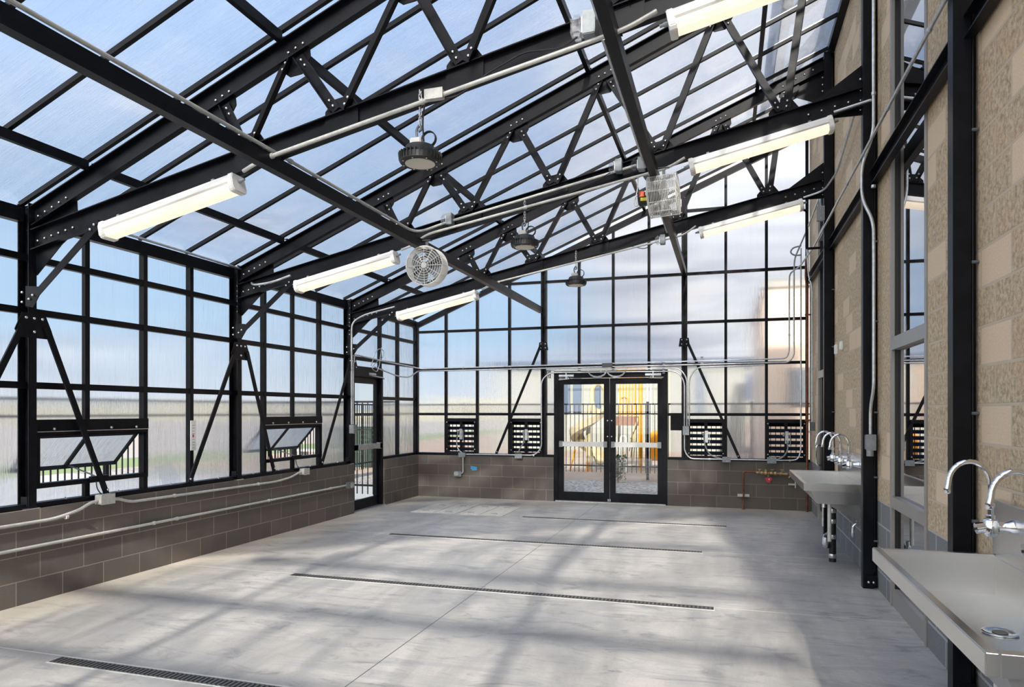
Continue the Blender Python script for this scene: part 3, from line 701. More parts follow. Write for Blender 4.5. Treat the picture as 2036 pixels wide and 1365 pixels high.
conduit([(.90, yb, .76), (.90, yb, .46), (.87, yb, .44)], 'short vertical conduit down to the outlet near the left corner', .015, bend=.03)
jbox((4.80, -.055, 1.245), .09, .07, .14, 'grey switch box on the post right of the double doors')
jbox((.89, -.05, .775), .12, .07, .075, 'grey junction box on the sill nearest the left corner')
jbox((1.95, -.05, .775), .12, .07, .075, 'grey junction box on the sill just left of the double doors')
jbox((5.43, -.05, .785), .12, .07, .08, 'grey junction box on the sill right of the double doors')
jbox((6.11, -.05, .785), .13, .07, .09, 'grey junction box on the sill nearest the copper pipe riser')
def outlet(c_, label, facing='y'):
    T = jbox(c_, .13 if facing == 'y' else .06, .06 if facing == 'y' else .11, .09, label, name='outlet_box', cover='x' if facing == 'x' else None)
    O = Vector(c_)
    if facing == 'y': MB().box(O.x-.06, O.x+.03, O.y-.07, O.y-.03, O.z-.03, O.z+.04).build('weather_cover', 'conduit', T, O, bevel=.012)
    else: MB().box(O.x+.03, O.x+.07, O.y-.03, O.y+.05, O.z-.04, O.z+.04).build('weather_cover', 'conduit', T, O, bevel=.012)
outlet((.80, -.03, .43), 'outlet with weather cover low on the gable block base')
outlet((.035, -2.52, .455), 'outlet with weather cover at the end of the left block wall', 'x')
tag(MB().add([(1.03, -.002, .575), (1.15, -.002, .56), (1.15, -.002, .50), (1.06, -.002, .49), (1.03, -.002, .53), (1.03, 0.0, .575), (1.15, 0.0, .56), (1.15, 0.0, .50), (1.06, 0.0, .49), (1.03, 0.0, .53)],
    [(0, 1, 2, 3, 4), (9, 8, 7, 6, 5), (0, 5, 6, 1), (1, 6, 7, 2), (2, 7, 8, 3), (3, 8, 9, 4), (4, 9, 5, 0)]).build('tape_scrap', 'blue_tape', org=(1.09, 0, .5)), 'scrap of blue tape on the gable block base', 'tape')
# left wall
conduit([(.02, -12.4, .655), (.02, -7.25, .655), (.02, -7.02, .70), (.03, -6.93, .745), (.03, -6.86, .755)], 'pale conduit on top of the left block base, nearer than its first box', .014, 'conduit_paint', .1,
        [((.02, -7.15, .655), (0, 1, 0))])
conduit([(.03, -6.70, .755), (.03, -6.62, .745), (.02, -6.48, .70), (.02, -4.25, .675), (.02, -3.95, .70), (.03, -3.80, .745), (.03, -3.74, .75)], 'pale conduit along the top of the left block base between its two boxes', .014, 'conduit_paint', .1,
        [((.02, -5.93, .695), (0, 1, 0)), ((.02, -4.6, .68), (0, 1, 0))])
conduit([(.02, -12.4, .455), (.02, -2.57, .455)], 'straight pale conduit halfway up the left block base', .014, 'conduit_paint', 0,
        [((.02, -5.9, .455), (0, 1, 0)), ((.02, -6.2, .455), (0, 1, 0)), ((.02, -4.4, .455), (0, 1, 0)), ((.02, -3.0, .455), (0, 1, 0))])
jbox((.035, -6.78, .765), .08, .14, .085, 'pale box on the left block base below the nearer vent window', 'conduit_paint', cover='x')
jbox((.035, -3.67, .755), .08, .12, .08, 'pale box on the left block base below the farther vent window', 'conduit_paint', cover='x')
conduit([(.02, -7.2, 3.25), (-.01, -6.9, 3.245), (-.01, -4.6, 3.225), (.2, -4.98, 3.0), (.5, -4.99, 3.02), (.73, -4.97, 3.09)], 'conduit laid along the eave beam above the left wall', .013, bend=.15)
conduit([(.75, -2.44, 3.10), (.25, -2.45, 3.0), (.04, -2.45, 2.9), (.04, -2.45, 1.36)], 'conduit dropping down the left column beside the single door', .013, bend=.18, clips=[((.04, -2.45, 1.75), (0, 0, 1))])
conduit([(.04, -2.40, 1.36), (.04, -2.40, 2.28), (.03, -2.36, 2.31)], 'thin second conduit beside the left column at the single door', .009, bend=.06)
jbox((.05, -2.43, 1.29), .08, .09, .13, 'switch box on the left column beside the single door', cover='x')
# block wall side
conduit([(6.64, -5.06, 6.0), (6.64, -5.06, 3.95), (6.56, -4.99, 3.72), (6.56, -4.99, 3.42), (6.64, -5.06, 3.2), (6.64, -5.07, 2.9), (6.64, -5.07, 1.75), (6.63, -4.98, 1.6), (6.63, -4.98, 1.36)],
        'conduit running down the block wall beside the middle column', .014, bend=.1, clips=[((6.64, -5.06, 4.3), (0, 0, 1)), ((6.64, -5.06, 3.5), (0, 0, 1))])
jbox((6.625, -4.99, 1.29), .07, .11, .13, 'grey box on the block wall beside the middle column')
MBc = MB().tube([(6.62, -5.02, 1.235), (6.62, -5.02, 1.17)], .03, 10)
tag(MBc.build('sensor_eye', 'box_grey', org=(6.62, -5.02, 1.2), smooth=True), 'round sensor below the grey box on the block wall', 'sensor')
jbox((6.53, -2.45, 3.98), .08, .08, .17, 'grey junction box high on the far corner column')
conduit([(6.34, -2.45, 4.20), (6.56, -2.52, 4.24), (6.64, -3.0, 4.30), (6.64, -4.75, 4.62)], 'conduit from the farthest right lamp climbing along the block wall', .012, bend=.15)
conduit([(6.34, -4.96, 4.22), (6.62, -5.0, 4.27), (6.64, -5.0, 4.27)], 'short conduit from the middle right lamp into the middle column', .012, bend=.05)
conduit([(6.60, -.30, 4.05), (6.62, -.34, 3.6), (6.66, -.42, 3.45), (6.66, -.42, 1.40)], 'conduit bending down the rough block strip by the gable corner', .013, bend=.12)
jbox((6.66, -.42, 1.33), .06, .10, .12, 'dark grey box on the block strip by the gable corner', 'box_dark')
tag(MB().tube([(6.52, -.3, 4.08), (6.40, -.3, 4.06), (6.36, -.3, 3.99), (6.42, -.3, 3.94), (6.52, -.3, 3.94)], .012, 8, .05).build('conduit_loop', 'box_grey', org=(6.45, -.3, 4), smooth=True), 'hooked loop of grey conduit by the gable corner', 'conduit')
tag(MB().tube([(6.30, -2.33, 4.10), (6.40, -2.2, 4.10), (6.40, -2.2, 3.62), (6.56, -2.2, 3.62)], .016, 8, .03).build('bracket_pipe', 'steel_black', org=(6.4, -2.2, 3.6), smooth=True), 'black bent pipe under the farthest right lamp', 'pipe')
for z, y, h in [(2.31, -3.02, .10), (2.30, -2.62, .12)]:
    tag(MB().box(6.665, 6.70, y-.04, y+.04, z-h/2, z+h/2).build('wall_sensor', 'white_plastic', org=(6.68, y, z), bevel=.008), 'white wall sensor on the block wall, %s' % ('the nearer one' if y < -3 else 'the one against the far column'), 'sensor')
# slotted strut brackets on conduit runs
for x, z, lab in [(5.05, 2.36, 'upright slotted bracket on the conduits right of the doors'), (4.44, 2.27, 'slotted bracket over the right end of the double doors'), (2.49, 2.22, 'slotted bracket over the left end of the double doors')]:
    b = MB().box(x-.02, x-.012, -.035, .02, z-.09, z+.09).box(x+.012, x+.02, -.035, .02, z-.09, z+.09)
    for k in range(4): b.box(x-.013, x+.013, -.032, -.028, z-.09+k*.05, z-.065+k*.05)
    tag(b.build('strut_bracket', 'box_grey', org=(x, -.02, z)), lab, 'bracket')
tag(MB().box(4.54, 4.73, .095, .118, 1.24, 1.49).build('blank_plate', 'steel_black', org=(4.64, .1, 1.24)), 'square dark plate in the narrow pane right of the doors', 'plate')
# loose cable coils
tag(MB().tube([(.04, -1.85, 2.28), (.06, -1.75, 2.50), (.05, -1.60, 2.58), (.06, -1.45, 2.55), (.07, -1.5, 2.44), (.06, -1.7, 2.36), (.05, -1.86, 2.24), (.06, -1.7, 2.18), (.05, -1.6, 2.3), (.04, -1.5, 2.6)], .006, 6, .06).build('cable_coil', 'conduit', org=(.05, -1.7, 2.2), smooth=True), 'loose grey cable coil above the single door', 'cable')
for s_, lab in ((-1, 'left loop'), (1, 'right loop')):
    q = [(3.55+s_*(.16+.16*math.cos(a))-.05, -.06, 2.25-.12*math.sin(a)) for a in [math.pi*k/8 for k in range(9)]]
    tag(MB().tube(q, .007, 6).tube([(x, y-.012, z+.015) for x, y, z in q], .006, 6).build('cable_loop', 'conduit', org=(3.5+s_*.16, -.06, 2.2), smooth=True), lab+' of sagging cable over the double doors', 'cable')
tag(MB().box(3.42, 3.60, -.07, -.02, 2.30, 2.37).build('door_sensor', 'box_dark', org=(3.5, -.05, 2.3), bevel=.004), 'small dark box centred over the double doors', 'sensor')
# runs under the trusses
conduit([(2.12, -7.52, 3.28), (2.24, -7.55, 3.31), (2.40, -7.55, 3.355), (4.86, -7.55, 3.84), (5.03, -7.52, 3.93)], 'pale conduit hung under the nearest truss from lamp to lamp', .014, 'conduit_paint', .08, [((3.53, -7.55, 3.58), (1, 0, .2)), ((2.38, -7.55, 3.35), (1, 0, .2))])
conduit([(2.12, -4.99, 3.28), (2.24, -5.0, 3.31), (2.42, -5.0, 3.42), (4.9, -5.0, 3.86), (5.05, -4.97, 3.95)], 'pale conduit hung under the middle truss from lamp to lamp', .013, 'conduit_paint', .08, [((3.5, -5.0, 3.61), (1, 0, .2))])
conduit([(2.12, -2.46, 3.28), (2.3, -2.47, 3.36), (4.9, -2.47, 3.84), (5.05, -2.45, 3.95)], 'pale conduit hung under the farthest truss from lamp to lamp', .012, 'conduit_paint', .08, [((2.38, -2.47, 3.37), (1, 0, .2))])
conduit([(2.36, -12.4, 3.40), (2.36, -5.25, 3.40), (2.38, -5.05, 3.44), (2.60, -4.97, 3.53), (4.6, -4.965, 3.93)], 'conduit lying on the left tie beam then turning along the middle truss', .013, 'conduit_paint', .15, [((2.36, -7.3, 3.40), (0, 1, 0))])
conduit([(4.70, -12.4, 3.90), (4.70, -7.5, 3.90)], 'conduit on the right tie beam up to the clear covered box of the nearest truss', .015, bend=0)
conduit([(4.70, -7.45, 3.86), (4.70, -5.1, 3.86)], 'conduit on the right tie beam between the nearest and middle trusses', .015, bend=0)
conduit([(4.70, -4.8, 3.86), (4.70, -2.6, 3.86)], 'conduit on the right tie beam between the middle and farthest trusses', .013, bend=0)
def clearbox(c_, label, s=1.0):
    O = Vector(c_); T = thing('socket_box', O, label, 'junction box', 'socket boxes with clear covers under the trusses')
    MB().box(O.x-.02*s, O.x+.045*s, O.y-.05*s, O.y+.05*s, O.z-.06*s, O.z+.06*s).build('box_body', 'box_grey', T, O, bevel=.005)
    MB().box(O.x-.085*s, O.x-.02*s, O.y-.045*s, O.y+.045*s, O.z-.055*s, O.z+.055*s).build('clear_cover', 'clear_plastic', T, O, bevel=.02)
    MB().box(O.x-.03*s, O.x-.02*s, O.y-.03*s, O.y+.03*s, O.z-.04*s, O.z+.04*s).build('socket_face', 'white_plastic', T, O)
clearbox((4.62, -7.53, 3.90), 'socket box with clear cover under the nearest truss', 1.2)
clearbox((4.64, -5.0, 3.92), 'socket box with clear cover beside the caged fan')
clearbox((4.42, -4.98, 3.93), 'socket box with clear cover a little left of the caged fan')
clearbox((2.66, -4.98, 3.56), 'socket box with clear cover above the round fan')
clearbox((4.62, -2.46, 3.80), 'socket box with clear cover under the farthest truss')
tag(MB().tube([(4.56, -7.56, 3.83), (4.45, -7.52, 3.80), (4.2, -7.47, 3.84), (3.95, -7.47, 3.74), (3.75, -7.47, 3.62), (3.62, -7.5, 3.60), (3.52, -7.48, 3.62), (3.49, -7.46, 3.50), (3.50, -7.46, 3.36)], .006, 6, .06).build('lamp_cord', 'cable_black', org=(4, -7.5, 3.5), smooth=True), 'black cord strung along the nearest truss to its round lamp', 'cable')
tag(MB().tube([(4.35, -4.98, 3.88), (4.2, -4.95, 3.82), (3.9, -4.95, 3.72), (3.6, -4.95, 3.66), (3.52, -4.95, 3.62), (3.5, -4.93, 3.36)], .005, 6, .06).build('lamp_cord', 'cable_black', org=(4, -5, 3.5), smooth=True), 'black cord along the middle truss to its round lamp', 'cable')
tag(MB().tube([(4.53, -2.46, 3.78), (4.4, -2.42, 3.70), (4.2, -2.42, 3.76), (3.9, -2.42, 3.70), (3.55, -2.42, 3.66), (3.5, -2.40, 3.42)], .005, 6, .06).build('lamp_cord', 'cable_black', org=(4, -2.4, 3.5), smooth=True), 'black cord along the farthest truss to its round lamp', 'cable')

# ================================================================== lamps
def make_batten():
    # local: x along 0..1.27, hung centred on y=0, origin top centre
    T = thing('batten_light', (0, 0, 0), 'x', 'ceiling lamp', 'long sealed lamps under the trusses'); L = .635
    prof = [(-.078, -.022), (-.072, .012), (-.055, .035), (.055, .035), (.072, .012), (.078, -.022), (.070, -.034), (-.070, -.034)]
    MB().prism(prof, 0, axis='x', a=-L+.03, b=L-.03).build('housing', 'white_metal', T, smooth=False)
    MB().prism([(-.068, -.033), (-.062, -.06), (-.045, -.086), (.045, -.086), (.062, -.06), (.068, -.033)], 0, axis='x', a=-L+.045, b=L-.045).build('diffuser', 'led_warm', T)
    for s_ in (-1, 1):
        MB().prism([(-.08, -.07), (-.078, .0), (-.06, .042), (.06, .042), (.078, .0), (.08, -.07), (.06, -.094), (-.06, -.094)], 0, axis='x', a=s_*(L-.045), b=s_*L).build('end_cap', 'white_metal', T, bevel=.006)
        MB().lathe([(.016, 0), (.016, .02), (.011, .03), (.011, .05)], (s_*L, 0, -.01), (s_, 0, 0), 10).build('cable_gland', 'box_grey', T, smooth=True)
        MB().box(s_*.45-.012, s_*.45+.012, -.05, .05, .03, .05).build('mounting_clip', 'box_grey', T)
    return T
BT = make_batten(); first = True
sl = math.atan(.2105)
for y, n in zip(FR, ('nearest', 'middle', 'farthest')):
    for xc, sd2 in ((1.40, 'left'), (5.71, 'right')):
        T = BT if first else copy_tree(BT); first = False
        T.location = (xc, y-.02, zb(xc)-.083-.055); T.rotation_euler = (0, -sl, 0)
        T['label'] = 'long warm lit lamp under the %s end of the %s truss' % (sd2, n)
def make_highbay():
    T = thing('high_bay_lamp', (0, 0, 0), 'x', 'hanging lamp', 'round hanging lamps along the middle of the room')
    MB().lathe([(.05, .10), (.095, .085), (.12, .03), (.138, .02), (.138, -.02), (.13, -.028), (.112, -.024)], (0, 0, 0), (0, 0, 1), 36).build('housing', 'black_rubber', T, smooth=True)
    b = MB()
    for k in range(32):
        a = 2*math.pi*k/32; c_, s_ = math.cos(a), math.sin(a)
        b.bar((c_*.06, s_*.06, .022), (c_*.145, s_*.145, .012), .006, .05)
    b.build('cooling_fin', 'black_rubber', T)
    MB().lathe([(.10, -.0255), (.10, -.031), (.02, -.033)], (0, 0, 0), (0, 0, 1), 32).build('lens', 'lens_off', T, smooth=True)
    for k in range(8):
        a = 2*math.pi*k/8; MB().lathe([(.006, 0), (.004, -.004)], (math.cos(a)*.12, math.sin(a)*.12, -.027), (0, 0, 1), 8).build('screw', 'bolt_zinc', T)
    MB().box(-.06, .02, -.04, .04, .095, .14).build('driver_box', 'conduit_paint', T, bevel=.006)
    MB().tube([(-.02, 0, .14), (-.03, 0, .20), (-.0, 0, .24), (.01, 0, .20), (-.012, 0, .19)], .009, 8, .02).build('hook', 'box_dark', T, smooth=True)
    b = MB()
    for k in range(9):
        z = .24+k*.026; a = Vector((.010, 0, 0)) if k % 2 else Vector((0, .010, 0))
        b.tube([Vector((0, 0, z-.018))+a*.9, Vector((0, 0, z+.018))+a*.9, Vector((0, 0, z+.018))-a*.9, Vector((0, 0, z-.018))-a*.9], .003, 5, closed=True)
    b.build('chain', 'bolt_zinc', T)
    b = MB()
    for k in range(3):
        q = [(.06+.05*math.cos(a), .01*k, .135+.05*math.sin(a)) for a in [2*math.pi*j/14 for j in range(14)]]
        b.tube(q, .004, 5, closed=True)
    b.build('cord_coil', 'cable_black', T, smooth=True)
    return T
HB = make_highbay(); first = True
for y, z, n in ((FR[0], 3.25, 'nearest'), (FR[1], 3.26, 'middle'), (FR[2], 3.31, 'farthest')):
    T = HB if first else copy_tree(HB); first = False
    T.location = (3.46, y, z); T['label'] = 'round black lamp hanging from the %s truss' % n
jbox((3.62, -7.55, 3.61), .12, .05, .06, 'white conduit fitting beside the nearest round lamp', 'conduit_paint')

# ================================================================== fans
def make_fan(name, c_, axis, depth, label, motor_out, r0=.20):
    O = Vector(c_); T = thing(name, O, label, 'fan'); ax = Vector(axis).normalized(); u = ax.cross(Vector((0, 0, 1))).normalized(); w = u.cross(ax)
    pt = lambda r, a, h: ax*h+(u*math.cos(a)+w*math.sin(a))*r
    def circ(r, h, n=40): return [pt(r, 2*math.pi*k/n, h) for k in range(n)]
    b = MB(); nr = int(depth/.014)
    for k in range(nr+1): b.tube(circ(r0, depth/2-k*depth/nr, 36), .0028 if k not in (0, nr) else .0055, 5, closed=True)
    for k in range(12):
        a = 2*math.pi*k/12; b.tube([pt(r0, a, -depth/2), pt(r0, a, depth/2)], .003, 5)
    b.build('cage', 'white_metal', T)
    for hh in (depth/2, -depth/2):
        b = MB()
        for k in range(1, 8): b.tube(circ(r0*k/8, hh+(.012 if hh > 0 else -.012)*(1-k/8), 32), .0026, 5, closed=True)
        for k in range(12):
            a = 2*math.pi*k/12; b.tube([pt(.02, a, hh+(.012 if hh > 0 else -.012)), pt(r0, a, hh)], .003, 5)
        b.build('guard', 'white_metal', T)
    MB().lathe([(.028, depth/2+.016), (.030, depth/2+.008), (.028, depth/2)], (0, 0, 0), ax, 16).build('hub_cap', 'white_plastic', T, smooth=True)
    MB().lathe([(.03, -.03), (.035, .03)], (0, 0, 0), ax, 16).build('blade_hub', 'box_grey', T, smooth=True)
    for k in range(4):
        vs = []; a0 = 2*math.pi*k/4+.5
        for i in range(6):
            r = .03+(r0-.05)*i/5
            for j in range(5):
                a = a0+(j/4-.5)*(.95-.15*i/5); h = (j/4-.5)*.07*(1-.2*i/5)
                vs.append(pt(r, a, h)+ax*.0); vs.append(pt(r, a, h)+ax*.003)
        fs = []
        idx = lambda i, j, q: (i*5+j)*2+q
        for i in range(5):
            for j in range(4):
                fs.append((idx(i, j, 0), idx(i+1, j, 0), idx(i+1, j+1, 0), idx(i, j+1, 0))); fs.append((idx(i, j, 1), idx(i, j+1, 1), idx(i+1, j+1, 1), idx(i+1, j, 1)))
        MB().add(vs, fs).build('blade', 'white_metal' if motor_out else 'box_grey', T, smooth=True)
    if motor_out:
        mo = MB().lathe([(.055, -depth/2-.11), (.065, -depth/2-.10), (.065, -depth/2), (.04, -.03)], (0, 0, 0), ax, 20).build('motor', 'black_rubber', T, smooth=True)
        f = -ax*.0
        q = lambda a, b_, c2, d, m, nm: MB().box(a, b_, -.072, -.064, c2, d).build(nm, m, mo)
        q(-depth/2-.09, -depth/2-.045, -.01, .04, 'orange_label', 'warning_label'); q(-depth/2-.035, -depth/2-.012, -.0, .04, 'white_plastic', 'spec_label'); q(-depth/2-.08, -depth/2-.02, -.05, -.02, 'yellow_label', 'caution_label')
        MB().tube([(-depth/2-.09, 0, .05), (-depth/2-.14, -.03, .0), (-depth/2-.15, -.03, -.08), (-depth/2-.10, -.03, -.09), (-depth/2-.14, -.02, -.02), (-depth/2-.12, 0, .06), (-depth/2-.11, 0, .22)], .005, 6, .05).build('cord', 'conduit_paint', mo, smooth=True)
    else:
        MB().lathe([(.05, -depth/2-.02), (.06, -.02)], (0, 0, 0), ax, 18).build('motor', 'grille_dark', T, smooth=True)
    MB().bar((0, 0, r0-.005), (0, 0, r0+.07), .03, .012, up=(0, 1, 0)).bar((0, 0, r0+.07), (.0, .0, r0+.075), .1, .05, up=(0, 1, 0)).build('hanger', 'box_dark', T)
    return T
make_fan('round_fan', (2.42, -5.0, 3.08), (.05, -1, -.05), .17, 'round white fan facing the camera under the left tie beam', False, .20)
make_fan('cage_fan', (4.86, -5.0, 3.60), (1, -.06, .05), .26, 'white wire caged fan seen side on under the right tie beam', True, .19)

# ================================================================== sinks
def make_sink(y0, y1, label):
    # long trough sink hung on the block wall: x from 6.16 (front rim) to 6.69 (wall)
    O = Vector((6.43, (y0+y1)/2, .6)); T = thing('trough_sink', O, label, 'sink', 'stainless trough sinks on the block wall')
    x0, x1 = 6.14, 6.66; zt_ = .865
    # rim ring
    b = MB()
    b.box(x0, x0+.038, y0, y1, zt_-.072, zt_)
    b.box(x0+.038, x1+.012, y0, y0+.04, zt_-.072, zt_).box(x0+.038, x1+.012, y1-.04, y1, zt_-.072, zt_)
    b.build('rim', 'stainless', T, O, bevel=.004)
    # basin (inner faces, sloping front)
    xi0, xi1, xb0 = x0+.038, x1+.008, x0+.13; zb_ = .675; ya, yb_ = y0+.04, y1-.04
    v = [(xi0, ya, zt_-.01), (xi1, ya, zt_-.01), (xi1, ya+.01, zb_), (xb0, ya+.01, zb_), (xi0, yb_, zt_-.01), (xi1, yb_, zt_-.01), (xi1, yb_-.01, zb_), (xb0, yb_-.01, zb_)]
    th = .006
    v2 = [(x+(-th if i in (0, 3, 4, 7) else th), y+(-th if i < 4 else th), z-(th if i in (2, 3, 6, 7) else 0)) for i, (x, y, z) in enumerate(v)]
    f = [(0, 1, 2, 3), (4, 7, 6, 5), (0, 3, 7, 4), (1, 5, 6, 2), (3, 2, 6, 7)]
    fo = [tuple(i+8 for i in reversed(q)) for q in f]
    rimf = [(0, 8, 9, 1), (1, 9, 13, 5), (5, 13, 12, 4), (4, 12, 8, 0)]
    MB().add(v+v2, f+fo+rimf).build('basin', 'stainless', T, O)
    # backsplash
    MB().box(x1+.012, x1+.035, y0, y1, zt_-.02, 1.13).box(x1-.0, x1+.03, y0, y1, 1.115, 1.135).build('backsplash', 'stainless', T, O, bevel=.003)
    ym = (y0+y1)/2
    d = MB().lathe([(.062, .001), (.064, .006), (.056, .008), (.044, .003), (.03, .002)], (6.47, ym+.09, zb_), (0, 0, 1), 28).build('drain', 'chrome', T, O, True)
    MB().lathe([(.028, .003), (.026, .006)], (6.47, ym+.09, zb_), (0, 0, 1), 16).build('strainer', 'grille_dark', d, O)
    # bracket under the basin
    for yy in (y0+.25, y1-.25):
        MB().prism([(x0+.17, zb_-.006), (x1+.03, zb_-.006), (x1+.03, .50), (x1, .50)], 0, axis='y', a=yy-.012, b=yy+.012).build('support_bracket', 'stainless', T, O)
    MB().tube([(x0+.24, y0+.10, zb_), (x0+.24, y0+.10, .30)], .018, 12).build('overflow_pipe', 'conduit_paint', T, O, True)
    return T
make_sink(-9.37, -7.75, 'near stainless trough sink at the right frame edge')
make_sink(-4.48, -2.85, 'far stainless trough sink beyond the middle column')
def make_faucet(label):
    T = thing('gooseneck_faucet', (0, 0, 0), label, 'faucet', 'chrome gooseneck faucets')
    # local: wall plate at x=0, spout reaches toward -x
    MB().lathe([(.033, 0), (.033, -.015), (.024, -.03), (.022, -.07)], (0, 0, 0), (1, 0, 0), 20).build('wall_flange', 'chrome', T, smooth=True)
    b = MB().lathe([(.018, -.045), (.034, -.03), (.036, .0), (.03, .03), (.016, .04)], (-.095, 0, 0), (0, 0, 1), 20).tube([(-.07, 0, 0), (-.10, 0, 0)], .024, 14).tube([(-.095, 0, .0), (-.155, -.0, -.012)], [.024, .026], 14)
    b.build('valve_body', 'chrome', T, smooth=True)
    MB().lathe([(.020, .035), (.020, .05), (.013, .055), (.013, .085), (.018, .09), (.018, .115), (.011, .12)], (-.095, 0, 0), (0, 0, 1), 16).build('riser', 'chrome', T, smooth=True)
    q = [(-.095, 0, .11), (-.095, 0, .17)]
    for k in range(13):
        a = math.pi*k/12; q.append((-.095-.085*(1-math.cos(a)), 0, .19+.105*math.sin(a)))
    q.append((-.27, 0, .165))
    MB().tube(q, .0115, 12).build('spout', 'chrome', T, smooth=True)
    MB().lathe([(.014, 0), (.015, -.02), (.012, -.026)], (-.27, 0, .17), (0, 0, 1), 14).build('aerator', 'chrome', T, smooth=True)
    MB().lathe([(.006, 0), (.006, .006)], (-.156, 0, -.014), (-1, 0, 0), 10).build('sensor_window', 'black_rubber', T)
    return T
FA = make_faucet('x'); first = True
for y, lab in [(-8.02, 'farther faucet of the near sink'), (-8.56, 'nearer faucet of the near sink, cut by the frame edge'), (-3.12, 'farthest faucet of the far sink'), (-3.66, 'middle faucet of the far sink'), (-4.20, 'nearest faucet of the far sink, beside the middle column')]:
    T = FA if first else copy_tree(FA); first = False
    T.location = (6.675, y, 1.035); T['label'] = 'chrome gooseneck '+lab
# waste pipework under the sinks
for ym, lab in [(-3.84, 'black and steel waste pipe under the far sink'), (-8.73, 'waste pipe under the near sink')]:
    O = Vector((6.5, ym, 0)); T = thing('waste_pipe', O, lab, 'pipe')
    MB().tube([(6.40, ym, .66), (6.40, ym, .56)], .024, 14).build('tailpiece', 'chrome', T, O, True)
    MB().tube([(6.48, ym, .60), (6.48, ym, .0)], .035, 16).build('standpipe', 'black_rubber', T, O, True)
    MB().tube([(6.40, ym, .58), (6.48, ym, .58)], .022, 12).build('branch', 'black_rubber', T, O, True)
    for z in (.53, .42, .26, .06): MB().lathe([(.038, -.022), (.040, -.018), (.040, .018), (.038, .022)], (6.48, ym, z), (0, 0, 1), 16).build('band_clamp', 'bolt_zinc', T, O, True)
    MB().tube([(6.37, ym-.36, .31), (6.37, ym-.36, .22), (6.37, ym-.28, .20), (6.38, ym-.16, .28), (6.44, ym-.05, .30)], .022, 12, .05).build('p_trap', 'chrome', T, O, True)
    MB().tube([(6.46, ym, .17), (6.40, ym-.03, .17)], .03, 12).build('cleanout', 'black_rubber', T, O, True)
    MB().tube([(6.42, ym+.15, .66), (6.44, ym+.10, .55), (6.46, ym+.0, .56), (6.56, ym, .55)], .008, 8, .06).build('supply_hose', 'conduit', T, O, True)
    MB().tube([(6.40, ym+.08, .62), (6.40, ym+.08, .35)], .010, 8).build('supply_riser', 'conduit', T, O, True)
for y, lab in [(-4.30, 'hose tap on the grey wall foot beside the far waste pipe')]:
    O = Vector((6.68, y, .45)); T = thing('wall_tap', O, lab, 'tap')
    MB().tube([(6.70, y, .47), (6.62, y, .47), (6.60, y, .44), (6.60, y, .38)], [.014]*16 if 0 else .014, 10, .03).build('tap_body', 'chrome', T, O, True)
    MB().box(6.63, 6.645, y-.035, y+.035, .49, .50).build('tap_handle', 'chrome', T, O)
    MB().lathe([(.018, 0), (.016, -.03), (.006, -.05)], (6.60, y, .385), (0, 0, 1), 10).build('tap_outlet', 'bolt_zinc', T, O, True)

# ================================================================== copper pipework by the gable corner
O = Vector((5.69, -.08, 0)); T = thing('valve_assembly', O, 'copper pipe with brass backflow valves on the gable block base', 'pipe')
MB().tube([(5.69, -.08, 0), (5.69, -.08, .60), (6.52, -.08, .57)], .013, 10, .04).build('copper_pipe', 'copper', T, O, True)
MB().lathe([(.035, 0), (.03, .006)], (5.69, -.08, 0), (0, 0, 1), 14).build('floor_flange', 'copper', T, O)
b = MB()
for x, r in [(5.90, .022), (5.96, .028), (6.02, .036), (6.10, .030), (6.16, .034), (6.24, .024), (6.32, .022)]: b.lathe([(r*.6, -.025), (r, -.016), (r, .016), (r*.6, .025)], (x, -.08, .588-(x-5.9)*.03), (1, 0, 0), 12)
b.tube([(5.90, -.08, .588), (6.35, -.08, .575)], .016, 10); b.build('valve_body', 'brass', T, O, True)
for x in (5.93, 6.04, 6.12, 6.26): MB().tube([(x, -.08, .60), (x, -.08, .645)], .008, 8).box(x-.025, x+.025, -.09, -.07, .635, .645).build('valve_handle', 'brass', T, O)
MB().lathe([(.03, .0), (.034, .03), (.02, .04)], (6.03, -.08, .61), (0, 0, 1), 12).build('bonnet', 'brass', T, O, True)
MB().lathe([(.018, 0), (.012, -.04)], (6.06, -.08, .565), (0, 0, 1), 10).build('relief_port', 'brass', T, O, True)
MB().prism([(6.01, .49), (6.03, .515), (6.10, .515), (6.12, .49), (6.075, .435), (6.055, .435)], 0, axis='y', a=-.083, b=-.078).build('hang_tag', 'red_tag', T, O)
MB().prism([(6.06, .495), (6.08, .495), (6.07, .47)], 0, axis='y', a=-.085, b=-.0835).build('tag_print', 'white_plastic', T, O)
MB().tube([(6.40, -.08, .575), (6.36, -.10, .52)], .008, 6).build('drain_cock', 'brass', T, O)
b = MB().box(5.60, 5.78, -.055, -.0, .195, .235)
tag(b.build('pipe_clamp', 'conduit_paint', org=(5.69, -.03, .2)), 'slotted steel strut clamp low on the copper pipe', 'bracket')
tag(MB().box(6.36, 6.48, -.05, 0, .40, .425).tube([(6.46, -.06, .46), (6.46, -.06, .36)], .01, 8).build('strut_clamp', 'conduit_paint', org=(6.42, -.02, .4)), 'small strut clamp on the gable base below the far sink corner', 'bracket')
O = Vector((6.625, -.10, 0)); T = thing('copper_riser', O, 'tall rusty red pipe in the gable corner', 'pipe')
MB().tube([(6.625, -.09, 0.0), (6.625, -.09, 3.5), (6.60, -.14, 3.62), (6.60, -.2, 3.9)], .017, 10, .05).build('riser_pipe', 'copper', T, O, True)
for z in (1.42, 3.05): MB().box(6.59, 6.70, -.125, -.105, z-.012, z+.012).build('pipe_strap', 'copper', T, O)
tag(MB().tube([(5.80, .05, 5.3), (5.80, .02, 5.3), (6.15, -.6, 4.6), (6.30, -1.2, 4.2)], .001, 4).build('x', 'copper'), None) if 0 else None

